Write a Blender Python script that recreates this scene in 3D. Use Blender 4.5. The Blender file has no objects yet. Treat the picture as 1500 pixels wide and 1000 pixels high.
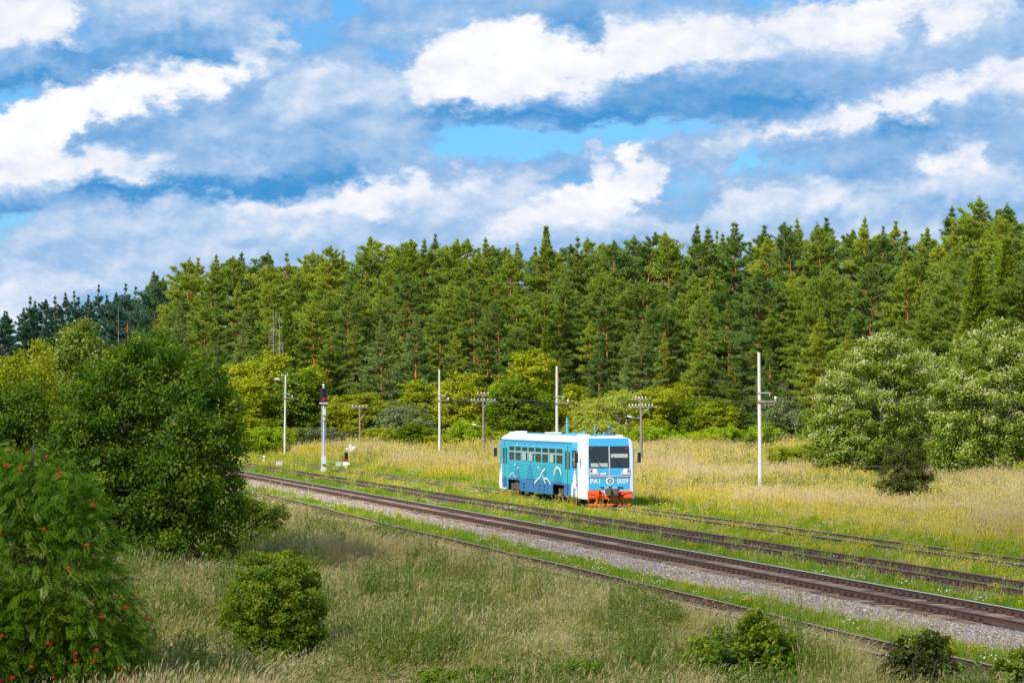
import bpy, bmesh, math
import numpy as np
from math import sin, cos, pi, radians, atan, atan2, sqrt
from mathutils import Vector, Matrix

scene = bpy.context.scene
# ------------------------------------------------------------------ camera
FPX, HZ, CX, HC = 3800.0, 602.0, 750.0, 5.2      # focal length in photo pixels, horizon row, centre column, camera height
cam_d = bpy.data.cameras.new("camera")
cam = bpy.data.objects.new("camera", cam_d)
scene.collection.objects.link(cam)
cam.location = (0, 0, HC)
cam.rotation_euler = (pi / 2, 0, 0)
cam_d.sensor_width = 36.0
cam_d.lens = FPX / 1500 * 36.0
cam_d.shift_y = (HZ - 500) / 1500
cam_d.clip_start = 0.5
cam_d.clip_end = 9000
scene.camera = cam

# ------------------------------------------------------------------ sun and sky
SUN_AZ = radians(217)          # compass-like: 0 = +Y (away from the camera), clockwise; the sun stands behind the camera, to its left
SUN_EL = radians(37)
S_DIR = Vector((sin(SUN_AZ) * cos(SUN_EL), cos(SUN_AZ) * cos(SUN_EL), sin(SUN_EL)))
sun_d = bpy.data.lights.new("sun", 'SUN')
sun_d.energy = 4.9
sun_d.angle = radians(0.53)
sun_d.color = (1.0, 0.93, 0.82)
sun = bpy.data.objects.new("sun", sun_d)
scene.collection.objects.link(sun)
sun.rotation_euler = S_DIR.to_track_quat('Z', 'Y').to_euler()
sun.location = (-60, -60, 120)

scene.view_settings.view_transform = 'Standard'
scene.view_settings.look = 'None'
scene.view_settings.exposure = 0.42
scene.view_settings.gamma = 1.0
scene.view_settings.use_curve_mapping = False
cy = scene.cycles
cy.max_bounces = 5
cy.diffuse_bounces = 3
cy.glossy_bounces = 3
cy.transmission_bounces = 4
cy.transparent_max_bounces = 12
cy.caustics_reflective = False
cy.caustics_refractive = False

# clouds of the photograph, as soft ellipses in (photo column, photo row): cover and brightness
# (cx, cy, rx, ry, turn in degrees (positive = rising to the right), cover, brightness, strength)
CLOUDS = [
    (750, 230, 1200, 160, 0, .80, .47, 1.0),
    # clear blue gaps
    (30, 160, 75, 22, 8, .02, .3, 1), (120, 150, 60, 14, 10, .10, .3, 1), (137, 30, 14, 48, -10, .15, .25, 1),
    (505, 10, 40, 16, 0, .02, .3, 1), (440, 55, 70, 20, 12, .25, .3, .8), (690, 60, 30, 30, 0, .1, .3, 1), (1170, 6, 110, 14, 0, .02, .3, 1),
    (720, 212, 190, 20, 0, .12, .4, 1), (900, 203, 160, 14, 0, .15, .4, 1), (1085, 235, 140, 14, -3, .06, .4, 1),
    (15, 335, 55, 16, 14, .05, .4, 1), (1010, 250, 60, 14, 0, .35, .4, .8), (560, 95, 40, 20, 20, .3, .3, .7),
    # upper left
    (40, 55, 95, 78, 12, 1, .80, 1), (60, 40, 60, 50, 10, 1, .95, .8), (0, 100, 60, 20, 0, 1, .4, .7),
    (265, 30, 140, 52, -10, 1, .60, 1), (260, 12, 110, 26, 0, 1, .72, .8), (210, 88, 170, 26, 3, 1, .20, .9), (60, 122, 130, 12, 0, .9, .12, .9),
    (420, 65, 30, 12, 10, 1, .9, .8),
    # long white bank rising to the right
    (60, 205, 120, 50, 14, 1, 1.08, 1), (140, 165, 130, 42, 18, 1, 1.1, 1), (240, 138, 110, 28, 14, 1, 1.08, 1),
    (325, 108, 70, 17, 16, 1, 1.0, 1), (85, 250, 150, 28, 0, 1, .92, 1), (180, 252, 70, 22, 6, 1, .86, .8),
    (140, 214, 50, 17, 22, 1, .36, 1), (230, 180, 90, 16, 26, 1, .42, .9), (330, 205, 110, 40, 14, 1, .50, .9),
    (300, 190, 45, 22, 30, 1, .66, .7), (405, 228, 60, 34, 20, 1, .63, .8), (400, 190, 80, 20, 0, 1, .46, .7),
    (470, 140, 90, 40, 10, 1, .70, .9), (440, 120, 60, 22, 8, 1, .78, .7), (590, 135, 80, 42, 10, 1, .70, .9),
    (60, 285, 120, 8, 0, 1, .52, .8), (250, 288, 200, 13, 2, 1, .03, 1), (420, 272, 130, 18, 8, 1, .12, .9), (480, 235, 90, 20, 0, 1, .32, .7),
    (565, 215, 75, 22, 5, 1, .62, .8), (20, 302, 60, 7, 0, 1, .2, .8),
    # lower white streaks
    (430, 310, 190, 22, 7, 1, .90, 1), (545, 285, 80, 22, 20, 1, .92, 1), (250, 328, 150, 22, 0, 1, .74, .9), (340, 350, 260, 12, 0, 1, .55, .6),
    (120, 340, 120, 18, 18, 1, .58, .8), (100, 385, 120, 11, 2, 1, .74, .9), (20, 425, 50, 18, 20, 1, .86, 1), (110, 415, 60, 10, 10, 1, .74, .8),
    (700, 285, 110, 30, 12, 1, .76, .9), (660, 275, 60, 14, 20, 1, .9, .6),
    # great central bank
    (740, 90, 130, 62, 10, 1, 1.12, 1), (690, 130, 90, 40, 0, 1, .95, .8), (880, 85, 120, 52, 10, 1, 1.0, 1), (1000, 75, 130, 46, 6, 1, .92, 1),
    (930, 50, 110, 26, 4, 1, .9, .8), (845, 42, 48, 26, -25, 1, .30, 1), (790, 20, 80, 16, 0, 1, .38, .9), (860, 6, 120, 10, 0, 1, .4, .7),
    (1170, 55, 130, 42, 12, 1, .88, 1), (1290, 45, 90, 42, 22, 1, 1.02, 1), (1400, 30, 120, 36, 20, 1, .90, 1), (1470, 60, 70, 40, 10, 1, .55, .8),
    (1340, 55, 26, 22, 20, 1, .45, .8), (1190, 100, 150, 30, 6, 1, .56, .8), (1400, 85, 120, 20, 10, 1, .6, .7),
    (1010, 135, 190, 26, 8, 1, .34, .9), (840, 172, 230, 14, 0, 1, .08, 1), (1060, 165, 160, 16, 4, 1, .16, 1), (700, 165, 120, 10, 0, 1, .4, .7),
    # right hand banks
    (1220, 188, 110, 18, 8, 1, .92, 1), (1330, 160, 110, 24, 16, 1, .93, 1), (1450, 135, 80, 28, 16, 1, .9, 1), (1335, 190, 70, 13, 8, 1, .25, 1),
    (1455, 195, 60, 22, 10, 1, .42, .9), (1420, 165, 40, 14, 14, 1, .5, .7), (1270, 212, 120, 8, 0, 1, .4, .7),
    # low centre cumulus
    (880, 285, 105, 36, 18, 1, 1.08, 1), (800, 318, 90, 24, 8, 1, .92, 1), (945, 255, 70, 22, 22, 1, .95, 1), (940, 217, 26, 10, 20, 1, 1.05, 1),
    (860, 222, 26, 8, 30, 1, .8, .8), (870, 245, 30, 9, 30, 1, 1.0, .9), (845, 258, 30, 10, 30, .5, .25, 1), (905, 232, 22, 8, 10, .6, .35, .8), (895, 295, 14, 7, 30, 1, .6, .8),
    (1040, 225, 70, 24, 18, 1, .64, .9), (1075, 208, 40, 12, 20, 1, .8, .7), (960, 330, 70, 14, 0, 1, .45, .8), (1010, 290, 40, 30, 0, .6, .4, .8),
    (1160, 285, 90, 20, 8, 1, .80, .9), (1090, 295, 60, 20, 16, 1, .86, .9), (1390, 245, 55, 26, 20, 1, .95, 1), (1340, 262, 50, 12, 0, 1, .4, .8),
    (1430, 275, 100, 30, 0, 1, .72, .9), (1250, 262, 60, 10, 4, 1, .40, .8), (1250, 300, 120, 18, 4, 1, .74, .8),
    (1180, 238, 60, 14, 0, 1, .58, .6),
    (750, 345, 900, 26, 0, .95, .68, .8), (300, 400, 300, 40, 0, .9, .68, .8), (820, 330, 130, 16, 5, 1, .9, .8), (1150, 310, 160, 16, 4, 1, .82, .8), (60, 430, 80, 20, 10, 1, .8, .8),
]
SKY_X0, SKY_X1, SKY_NX = -60.0, 1560.0, 61       # grid the ellipses are sampled on
SKY_Y0, SKY_DY, SKY_NY = -24.0, 22.0, 22

def cloud_grid():
    xs = np.linspace(SKY_X0, SKY_X1, SKY_NX)
    ys = SKY_Y0 + SKY_DY * np.arange(SKY_NY)
    X, Y = np.meshgrid(xs, ys)
    C = np.full(X.shape, .75)
    B = np.full(X.shape, .5)
    for (cx, cy_, rx, ry, rot, c, b, st) in CLOUDS:
        r = radians(rot)
        dx, dy = X - cx, Y - cy_
        u = (dx * cos(r) - dy * sin(r)) / rx
        v = (dx * sin(r) + dy * cos(r)) / ry
        d = np.sqrt(u * u + v * v)
        w = st * np.clip((1.22 - d) / .5, 0, 1)
        w = w * w * (3 - 2 * w) if st >= 1 else w
        C = C * (1 - w) + c * w
        B = B * (1 - w) + b * w
    return C, B

def build_world():
    w = bpy.data.worlds.new("World")
    scene.world = w
    w.use_nodes = True
    nt = w.node_tree
    N, L = nt.nodes, nt.links
    N.clear()
    def math_(op, a, b=None, c=None, clamp=False):
        n = N.new('ShaderNodeMath'); n.operation = op; n.use_clamp = clamp
        for i, v in enumerate((a, b, c)):
            if v is None: continue
            if isinstance(v, (int, float)): n.inputs[i].default_value = v
            else: L.new(v, n.inputs[i])
        return n.outputs[0]
    def vmath(op, a, b=None, c=None, scale=None):
        n = N.new('ShaderNodeVectorMath'); n.operation = op
        for i, v in enumerate((a, b, c)):
            if v is None: continue
            if isinstance(v, tuple): n.inputs[i].default_value = v
            else: L.new(v, n.inputs[i])
        if scale is not None:
            if isinstance(scale, (int, float)): n.inputs['Scale'].default_value = scale
            else: L.new(scale, n.inputs['Scale'])
        return n.outputs[0]
    def comb(x, y, z):
        n = N.new('ShaderNodeCombineXYZ')
        for i, v in enumerate((x, y, z)):
            if isinstance(v, (int, float)): n.inputs[i].default_value = v
            else: L.new(v, n.inputs[i])
        return n.outputs[0]
    def noise(vec, scale, detail, rough, dist=0.0):
        n = N.new('ShaderNodeTexNoise'); n.noise_dimensions = '3D'
        n.inputs['Scale'].default_value = scale; n.inputs['Detail'].default_value = detail
        n.inputs['Roughness'].default_value = rough; n.inputs['Distortion'].default_value = dist
        L.new(vec, n.inputs['Vector'])
        return n
    tc = N.new('ShaderNodeTexCoord')
    sep = N.new('ShaderNodeSeparateXYZ'); L.new(tc.outputs['Generated'], sep.inputs[0])
    x, y, z = sep.outputs
    az = math_('ARCTAN2', x, y)
    el = math_('ARCSINE', z)
    # angles counted in photo pixels of the middle of the view
    px = math_('MULTIPLY_ADD', az, FPX, CX)
    py = math_('MULTIPLY_ADD', el, -FPX, HZ)
    p = comb(math_('MULTIPLY', px, .01), math_('MULTIPLY', py, .0155), 0.0)
    # warp the outlines so that the clouds billow
    nw = noise(p, .9, 5, .6)
    wv = vmath('SUBTRACT', nw.outputs['Color'], (.5, .5, .5))
    nw2 = noise(p, 3.2, 4, .6)
    wv2 = vmath('SUBTRACT', nw2.outputs['Color'], (.5, .5, .5))
    wsum = vmath('ADD', vmath('MULTIPLY', wv, (110, 75, 0)), vmath('MULTIPLY', wv2, (58, 50, 0)))
    pv = vmath('ADD', comb(px, py, 0.0), wsum)
    s2 = N.new('ShaderNodeSeparateXYZ'); L.new(pv, s2.inputs[0])
    # the banks go on all round the sky (mirrored), up to the zenith too
    gx = math_('PINGPONG', math_('SUBTRACT', s2.outputs[0], SKY_X0), SKY_X1 - SKY_X0)
    gyp = math_('PINGPONG', math_('MAXIMUM', math_('SUBTRACT', SKY_Y0 + SKY_DY * (SKY_NY - 1), s2.outputs[1]), 0.0), SKY_DY * (SKY_NY - 1))
    gy = math_('SUBTRACT', float(SKY_NY - 1), math_('DIVIDE', gyp, SKY_DY))
    u = math_('DIVIDE', gx, SKY_X1 - SKY_X0)
    uu = comb(u, u, 0.0)
    C, B = cloud_grid()
    acc = None
    for i in range(SKY_NY):
        r = N.new('ShaderNodeRGBCurve')
        for ch, G in ((0, C), (1, B * .8)):
            pts = r.mapping.curves[ch].points
            pts[0].location = (0, float(G[i, 0])); pts[1].location = (1, float(G[i, -1]))
            for k in range(1, SKY_NX - 1):
                pts.new(k / (SKY_NX - 1), float(min(G[i, k], 1)))
        r.mapping.update()
        L.new(uu, r.inputs['Color'])
        wgt = math_('SUBTRACT', 1.0, math_('ABSOLUTE', math_('SUBTRACT', gy, float(i))), clamp=True)
        term = vmath('SCALE', r.outputs[0], scale=wgt)
        acc = term if acc is None else vmath('ADD', acc, term)
    s3 = N.new('ShaderNodeSeparateXYZ'); L.new(acc, s3.inputs[0])
    cov, bri = s3.outputs[0], math_('MULTIPLY', s3.outputs[1], 1.25)
    # billows: noise here and noise a little towards the light
    n1 = noise(p, 1.05, 9, .56, .2).outputs[0]
    p2 = vmath('ADD', p, (-.10, -.20, .0))
    n2 = noise(p2, 1.05, 4, .5, .2).outputs[0]
    n3 = noise(p, 4.5, 6, .6, .2).outputs[0]
    relief = math_('SUBTRACT', n1, n2)
    c1 = math_('MULTIPLY_ADD', math_('SUBTRACT', n1, .5), .8, cov)
    c2 = math_('MULTIPLY_ADD', math_('SUBTRACT', n3, .5), .28, c1)
    mr = N.new('ShaderNodeMapRange'); mr.interpolation_type = 'SMOOTHSTEP'
    L.new(c2, mr.inputs[0]); mr.inputs[1].default_value = .16; mr.inputs[2].default_value = .82
    alpha = mr.outputs[0]
    light = math_('MULTIPLY_ADD', relief, .6, bri)
    light = math_('MULTIPLY_ADD', math_('SUBTRACT', n1, .5), .22, light)
    light = math_('MULTIPLY_ADD', math_('SUBTRACT', n3, .5), .12, light)
    light = math_('MULTIPLY', light, .8)
    ramp = N.new('ShaderNodeValToRGB'); L.new(light, ramp.inputs[0])
    e = ramp.color_ramp.elements
    ramp.color_ramp.interpolation = 'LINEAR'
    stops = [(0.0, (.04, .285, .65)), (.14, (.085, .325, .67)), (.30, (.205, .425, .745)), (.46, (.375, .555, .82)),
             (.58, (.57, .695, .885)), (.69, (.80, .845, .95)), (.82, (.95, .955, .98)), (1.0, (1.03, 1.025, 1.01))]
    while len(e) < len(stops): e.new(1.0)
    for k, (pos, c) in enumerate(stops): e[k].position = pos
    for k, (pos, c) in enumerate(stops): e[k].color = (*c, 1)
    # the clear air
    sky = N.new('ShaderNodeTexSky'); sky.sky_type = 'NISHITA'; sky.sun_disc = False
    sky.sun_elevation = SUN_EL; sky.sun_rotation = SUN_AZ
    sky.air_density = 1.0; sky.dust_density = 0.2; sky.ozone_density = 4.0
    hs = N.new('ShaderNodeMixRGB'); hs.blend_type = 'MULTIPLY'; hs.inputs[0].default_value = 1
    L.new(sky.outputs[0], hs.inputs[1]); hs.inputs[2].default_value = (.42, .78, 1.04, 1)
    bg1 = N.new('ShaderNodeBackground'); L.new(hs.outputs[0], bg1.inputs[0]); bg1.inputs[1].default_value = 0.10
    bg2 = N.new('ShaderNodeBackground'); L.new(ramp.outputs[0], bg2.inputs[0]); bg2.inputs[1].default_value = 0.765
    mix = N.new('ShaderNodeMixShader')
    L.new(alpha, mix.inputs[0]); L.new(bg1.outputs[0], mix.inputs[1]); L.new(bg2.outputs[0], mix.inputs[2])
    out = N.new('ShaderNodeOutputWorld'); L.new(mix.outputs[0], out.inputs[0])
    try:
        w.cycles.sampling_method = 'MANUAL'; w.cycles.sample_map_resolution = 512
    except Exception:
        pass
build_world()
# ------------------------------------------------------------------ helpers
COL = scene.collection
A_T = atan(887.0 / 3800.0)                 # all tracks run at this angle to the view
CA, SA = cos(A_T), sin(A_T)
T_DIR = Vector((-SA, CA, 0))               # along the tracks, away from the camera
N_DIR = Vector((CA, SA, 0))                # across the tracks, away from the camera

def on_track(s, t, z=0.0):
    return Vector((N_DIR.x * s + T_DIR.x * t, N_DIR.y * s + T_DIR.y * t, z))

def smooth(e0, e1, v):
    t = np.clip((v - e0) / (e1 - e0), 0, 1)
    return t * t * (3 - 2 * t)

_PXK = np.array([-1500, 0, 150, 215, 245, 330, 650, 1000, 1200, 1500, 2600], float)
_PXD = np.array([540, 505, 490, 470, 400, 385, 365, 345, 300, 252, 180], float)
def forest_edge(x, y):
    px = CX + FPX * np.asarray(x, float) / np.maximum(np.asarray(y, float), 40.0)
    return np.interp(px, _PXK, _PXD)

def ground_z(x, y):
    x = np.asarray(x, float); y = np.asarray(y, float)
    s = x * CA + y * SA
    z = -.43 + .06 * np.sin(x * .31 + 1.3) * np.cos(y * .23) + .03 * np.sin(x * .9 + y * .7)
    flat = smooth(16, 19, s) * (1 - smooth(43, 47, s))
    z = z * (1 - flat) + (-.43) * flat
    # rowan side dips a little in the foreground
    z = z + .25 * np.exp(-((x + 5) ** 2 / 20 + (y - 64) ** 2 / 60))
    # field climbs gently to the wood, the wood stands on a hillside
    fe = forest_edge(x, y)
    z = z + .85 * smooth(-120, -5, y - fe) * smooth(44, 75, s)
    rise = np.clip(y - fe, 0, 95) + .75 * np.clip(y - fe - 95, 0, 90) * smooth(0, 30, y - fe)
    z = z + .135 * rise * smooth(60, 140, y)
    # the mound the photographer stands on
    z = z + 3.9 * np.clip(1 - np.maximum(y, 0) / 40.0, 0, 1) ** 1.7 * np.exp(-(x / 60.0) ** 2)
    return z

def at_ground(px, py):
    """where the ray through a photo pixel meets the ground"""
    kx, kz = (px - CX) / FPX, -(py - HZ) / FPX
    ys = np.linspace(20, 600, 8000)
    d = HC + kz * ys - ground_z(kx * ys, ys)
    i = int(np.argmax(d < 0)) if (d < 0).any() else len(ys) - 1
    y = ys[i]
    return Vector((kx * y, y, float(ground_z(kx * y, y))))

def at_dist(px, y):
    x = (px - CX) / FPX * y
    return Vector((x, y, float(ground_z(x, y))))

def row_z(py, y):
    return HC - (py - HZ) / FPX * y

def new_mesh(name, V, quads=None, tris=None, mats=(), qm=None, tm=None, smooth_=False, attr=None):
    """numpy -> mesh; attr = per-vertex float 'tint'"""
    V = np.asarray(V, np.float32)
    me = bpy.data.meshes.new(name)
    quads = np.zeros((0, 4), np.int32) if quads is None else np.asarray(quads, np.int32).reshape(-1, 4)
    tris = np.zeros((0, 3), np.int32) if tris is None else np.asarray(tris, np.int32).reshape(-1, 3)
    nq, nt_ = len(quads), len(tris)
    me.vertices.add(len(V)); me.vertices.foreach_set('co', V.ravel())
    me.loops.add(nq * 4 + nt_ * 3)
    me.loops.foreach_set('vertex_index', np.concatenate([quads.ravel(), tris.ravel()]))
    me.polygons.add(nq + nt_)
    ls = np.concatenate([np.arange(nq) * 4, nq * 4 + np.arange(nt_) * 3]).astype(np.int32)
    me.polygons.foreach_set('loop_start', ls)
    if qm is not None or tm is not None:
        mi = np.concatenate([np.zeros(nq, np.int32) if qm is None else np.asarray(qm, np.int32),
                             np.zeros(nt_, np.int32) if tm is None else np.asarray(tm, np.int32)])
        me.polygons.foreach_set('material_index', mi)
    me.polygons.foreach_set('use_smooth', np.full(nq + nt_, bool(smooth_)))
    if attr is not None:
        a = me.attributes.new('tint', 'FLOAT', 'POINT'); a.data.foreach_set('value', np.asarray(attr, np.float32))
    for m in mats: me.materials.append(m)
    me.update(calc_edges=True)
    return me

class MB:
    """collects shapes and links them as one mesh object"""
    def __init__(self): self.v = []; self.f = []; self.m = []
    def add(self, vs, fs, mi=0):
        o = len(self.v); self.v += [tuple(v) for v in vs]
        for f in fs: self.f.append(tuple(i + o for i in f)); self.m.append(mi)
    def box(self, x0, x1, y0, y1, z0, z1, mi=0):
        x0, x1 = min(x0, x1), max(x0, x1); y0, y1 = min(y0, y1), max(y0, y1); z0, z1 = min(z0, z1), max(z0, z1)
        self.add([(x0, y0, z0), (x1, y0, z0), (x1, y1, z0), (x0, y1, z0), (x0, y0, z1), (x1, y0, z1), (x1, y1, z1), (x0, y1, z1)],
                 [(0, 3, 2, 1), (4, 5, 6, 7), (0, 1, 5, 4), (1, 2, 6, 5), (2, 3, 7, 6), (3, 0, 4, 7)], mi)
    def tube(self, pts, radii, n=8, mi=0, cap=True):
        pts = [Vector(p) for p in pts]
        if isinstance(radii, (int, float)): radii = [radii] * len(pts)
        rings = []; prev = None
        for i, p in enumerate(pts):
            d = (pts[min(i + 1, len(pts) - 1)] - pts[max(i - 1, 0)]).normalized()
            if prev is None:
                u = d.orthogonal().normalized()
            else:
                u = (prev - d * prev.dot(d)); u = u.normalized() if u.length > 1e-5 else d.orthogonal().normalized()
            prev = u; w = d.cross(u)
            rings.append([p + (u * cos(2 * pi * k / n) + w * sin(2 * pi * k / n)) * radii[i] for k in range(n)])
        o = len(self.v)
        for r in rings: self.v += [tuple(q) for q in r]
        for i in range(len(rings) - 1):
            for k in range(n):
                a = o + i * n + k; b = o + i * n + (k + 1) % n
                self.f.append((a, b, b + n, a + n)); self.m.append(mi)
        if cap:
            self.f.append(tuple(o + k for k in reversed(range(n)))); self.m.append(mi)
            e = o + (len(rings) - 1) * n
            self.f.append(tuple(e + k for k in range(n))); self.m.append(mi)
    def lathe(self, prof, n=16, origin=(0, 0, 0), axis='z', mi=0):
        """prof: (radius, height) pairs"""
        o = len(self.v)
        for (r, h) in prof:
            for k in range(n):
                c, s_ = cos(2 * pi * k / n) * r, sin(2 * pi * k / n) * r
                q = (c, s_, h) if axis == 'z' else ((h, c, s_) if axis == 'x' else (s_, h, c))
                self.v.append((q[0] + origin[0], q[1] + origin[1], q[2] + origin[2]))
        for i in range(len(prof) - 1):
            for k in range(n):
                a = o + i * n + k; b = o + i * n + (k + 1) % n
                self.f.append((a, b, b + n, a + n)); self.m.append(mi)
        self.f.append(tuple(o + k for k in reversed(range(n)))); self.m.append(mi)
        e = o + (len(prof) - 1) * n
        self.f.append(tuple(e + k for k in range(n))); self.m.append(mi)
    def prism(self, poly, d0, d1, plane='xz', mi=0):
        """polygon in a plane, extruded along the third axis from d0 to d1"""
        n = len(poly)
        def P(p, d): return (p[0], d, p[1]) if plane == 'xz' else ((d, p[0], p[1]) if plane == 'yz' else (p[0], p[1], d))
        vs = [P(p, d0) for p in poly] + [P(p, d1) for p in poly]
        fs = [tuple(range(n)), tuple(n + k for k in reversed(range(n)))] + [(k, k + n, (k + 1) % n + n, (k + 1) % n) for k in range(n)]
        self.add(vs, fs, mi)
    def mesh(self, name, mats, smooth_=False, bevel=0, fix=True):
        me = bpy.data.meshes.new(name); me.from_pydata(self.v, [], self.f)
        for m in mats: me.materials.append(m)
        me.polygons.foreach_set('material_index', self.m)
        if fix or bevel:
            bm = bmesh.new(); bm.from_mesh(me)
            bmesh.ops.recalc_face_normals(bm, faces=bm.faces)
            if bevel:
                bmesh.ops.bevel(bm, geom=bm.edges[:], offset=bevel, segments=1, affect='EDGES', clamp_overlap=True)
            bm.to_mesh(me); bm.free()
        if smooth_:
            me.polygons.foreach_set('use_smooth', [True] * len(me.polygons))
            try: me.set_sharp_from_angle(angle=radians(40))
            except Exception: pass
        me.update()
        return me
    def build(self, name, mats, parent=None, smooth_=False, bevel=0, **kw):
        if not isinstance(mats, (list, tuple)): mats = [mats]
        return link(name, self.mesh(name, mats, smooth_, bevel), parent, **kw)

def link(name, data, parent=None, loc=None, rot=None, label=None, category=None, group=None, kind=None):
    o = bpy.data.objects.new(name, data)
    COL.objects.link(o)
    if parent is not None: o.parent = parent
    if loc is not None: o.location = loc
    if rot is not None: o.rotation_euler = rot
    return tag(o, label, category, group, kind)

def tag(o, label=None, category=None, group=None, kind=None):
    if label: o['label'] = label
    if category: o['category'] = category
    if group: o['group'] = group
    if kind: o['kind'] = kind
    return o

def thing(name, label, category, loc=(0, 0, 0), rz=0.0, group=None, scale=None):
    o = link(name, None, None, loc, (0, 0, rz), label, category, group)
    o.empty_display_size = .3
    if scale is not None: o.scale = (scale,) * 3 if isinstance(scale, (int, float)) else scale
    return o

# ------------------------------------------------------------------ materials
MAT = {}
def _nodes(name):
    m = bpy.data.materials.new(name); m.use_nodes = True
    nt = m.node_tree; nt.nodes.clear()
    MAT[name] = m
    return m, nt, nt.nodes, nt.links

def solid(name, col, rough=.6, metal=0.0, var=.12, scale=3.0, bump=0.0, bscale=30.0, emit=None, spec=.5, dirt=None, each=0.0):
    """principled paint, metal, wood ... with uneven tone and fine relief; dirt = (colour, amount)"""
    m, nt, N, L = _nodes(name)
    out = N.new('ShaderNodeOutputMaterial'); b = N.new('ShaderNodeBsdfPrincipled')
    L.new(b.outputs[0], out.inputs[0])
    tc = N.new('ShaderNodeTexCoord')
    nz = N.new('ShaderNodeTexNoise'); nz.inputs['Scale'].default_value = scale; nz.inputs['Detail'].default_value = 6
    L.new(tc.outputs['Object'], nz.inputs['Vector'])
    mix = N.new('ShaderNodeMixRGB'); L.new(nz.outputs[0], mix.inputs[0])
    mix.inputs[1].default_value = (*[c * (1 - var) for c in col], 1)
    mix.inputs[2].default_value = (*[min(1, c * (1 + var)) for c in col], 1)
    last = mix.outputs[0]
    if dirt:
        n2 = N.new('ShaderNodeTexNoise'); n2.inputs['Scale'].default_value = scale * 2.3; n2.inputs['Detail'].default_value = 8
        n2.inputs['Roughness'].default_value = .7
        L.new(tc.outputs['Object'], n2.inputs['Vector'])
        mr = N.new('ShaderNodeMapRange'); L.new(n2.outputs[0], mr.inputs[0])
        mr.inputs[1].default_value = .45; mr.inputs[2].default_value = .75; mr.inputs[4].default_value = dirt[1]
        m2 = N.new('ShaderNodeMixRGB'); L.new(mr.outputs[0], m2.inputs[0]); L.new(last, m2.inputs[1])
        m2.inputs[2].default_value = (*dirt[0], 1); last = m2.outputs[0]
    if each:       # every piece has its own tone
        oi = N.new('ShaderNodeObjectInfo'); ra = N.new('ShaderNodeMapRange'); L.new(oi.outputs['Random'], ra.inputs[0])
        ra.inputs[3].default_value = 1 - each; ra.inputs[4].default_value = 1 + each
        ve = N.new('ShaderNodeVectorMath'); ve.operation = 'SCALE'; L.new(last, ve.inputs[0]); L.new(ra.outputs[0], ve.inputs['Scale']); last = ve.outputs[0]
    L.new(last, b.inputs['Base Color'])
    b.inputs['Roughness'].default_value = rough; b.inputs['Metallic'].default_value = metal
    b.inputs['Specular IOR Level'].default_value = spec
    if bump:
        n3 = N.new('ShaderNodeTexNoise'); n3.inputs['Scale'].default_value = bscale; n3.inputs['Detail'].default_value = 5
        L.new(tc.outputs['Object'], n3.inputs['Vector'])
        bp = N.new('ShaderNodeBump'); bp.inputs['Strength'].default_value = bump; bp.inputs['Distance'].default_value = .02
        L.new(n3.outputs[0], bp.inputs['Height']); L.new(bp.outputs[0], b.inputs['Normal'])
    if emit:
        b.inputs['Emission Color'].default_value = (*emit[0], 1); b.inputs['Emission Strength'].default_value = emit[1]
    return m

def leafy(name, stops, trans=.3, gloss=.06, rough=.42, obj_var=.5, inst=False, tcol=(1.25, 1.15, .55)):
    """foliage: colours from dull to bright over the 'tint' of each leaf and of each plant"""
    m, nt, N, L = _nodes(name)
    out = N.new('ShaderNodeOutputMaterial')
    at = N.new('ShaderNodeAttribute'); at.attribute_name = 'tint'; at.attribute_type = 'GEOMETRY'
    if inst:
        ai = N.new('ShaderNodeAttribute'); ai.attribute_name = 'tone'; ai.attribute_type = 'INSTANCER'
        second = ai.outputs['Fac']
    else:
        oi = N.new('ShaderNodeObjectInfo'); second = oi.outputs['Random']
    mm = N.new('ShaderNodeMath'); mm.operation = 'MULTIPLY_ADD'
    L.new(second, mm.inputs[0]); mm.inputs[1].default_value = obj_var
    m1 = N.new('ShaderNodeMath'); m1.operation = 'MULTIPLY'; L.new(at.outputs['Fac'], m1.inputs[0]); m1.inputs[1].default_value = 1 - obj_var
    L.new(m1.outputs[0], mm.inputs[2])
    r = N.new('ShaderNodeValToRGB'); L.new(mm.outputs[0], r.inputs[0])
    e = r.color_ramp.elements
    while len(e) < len(stops): e.new(1.0)
    for k in range(len(stops)): e[k].position = k / (len(stops) - 1)
    for k, c in enumerate(stops): e[k].color = (*c, 1)
    d = N.new('ShaderNodeBsdfDiffuse'); L.new(r.outputs[0], d.inputs[0])
    tm = N.new('ShaderNodeMixRGB'); tm.blend_type = 'MULTIPLY'; tm.inputs[0].default_value = 1
    L.new(r.outputs[0], tm.inputs[1]); tm.inputs[2].default_value = (*tcol, 1)
    t = N.new('ShaderNodeBsdfTranslucent'); L.new(tm.outputs[0], t.inputs[0])
    mx = N.new('ShaderNodeMixShader'); mx.inputs[0].default_value = trans
    L.new(d.outputs[0], mx.inputs[1]); L.new(t.outputs[0], mx.inputs[2])
    last = mx.outputs[0]
    if gloss:
        g = N.new('ShaderNodeBsdfGlossy'); g.inputs['Roughness'].default_value = rough; g.inputs[0].default_value = (.9, .95, 1, 1)
        m2 = N.new('ShaderNodeMixShader'); m2.inputs[0].default_value = gloss
        L.new(last, m2.inputs[1]); L.new(g.outputs[0], m2.inputs[2]); last = m2.outputs[0]
    L.new(last, out.inputs[0])
    return m

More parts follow.
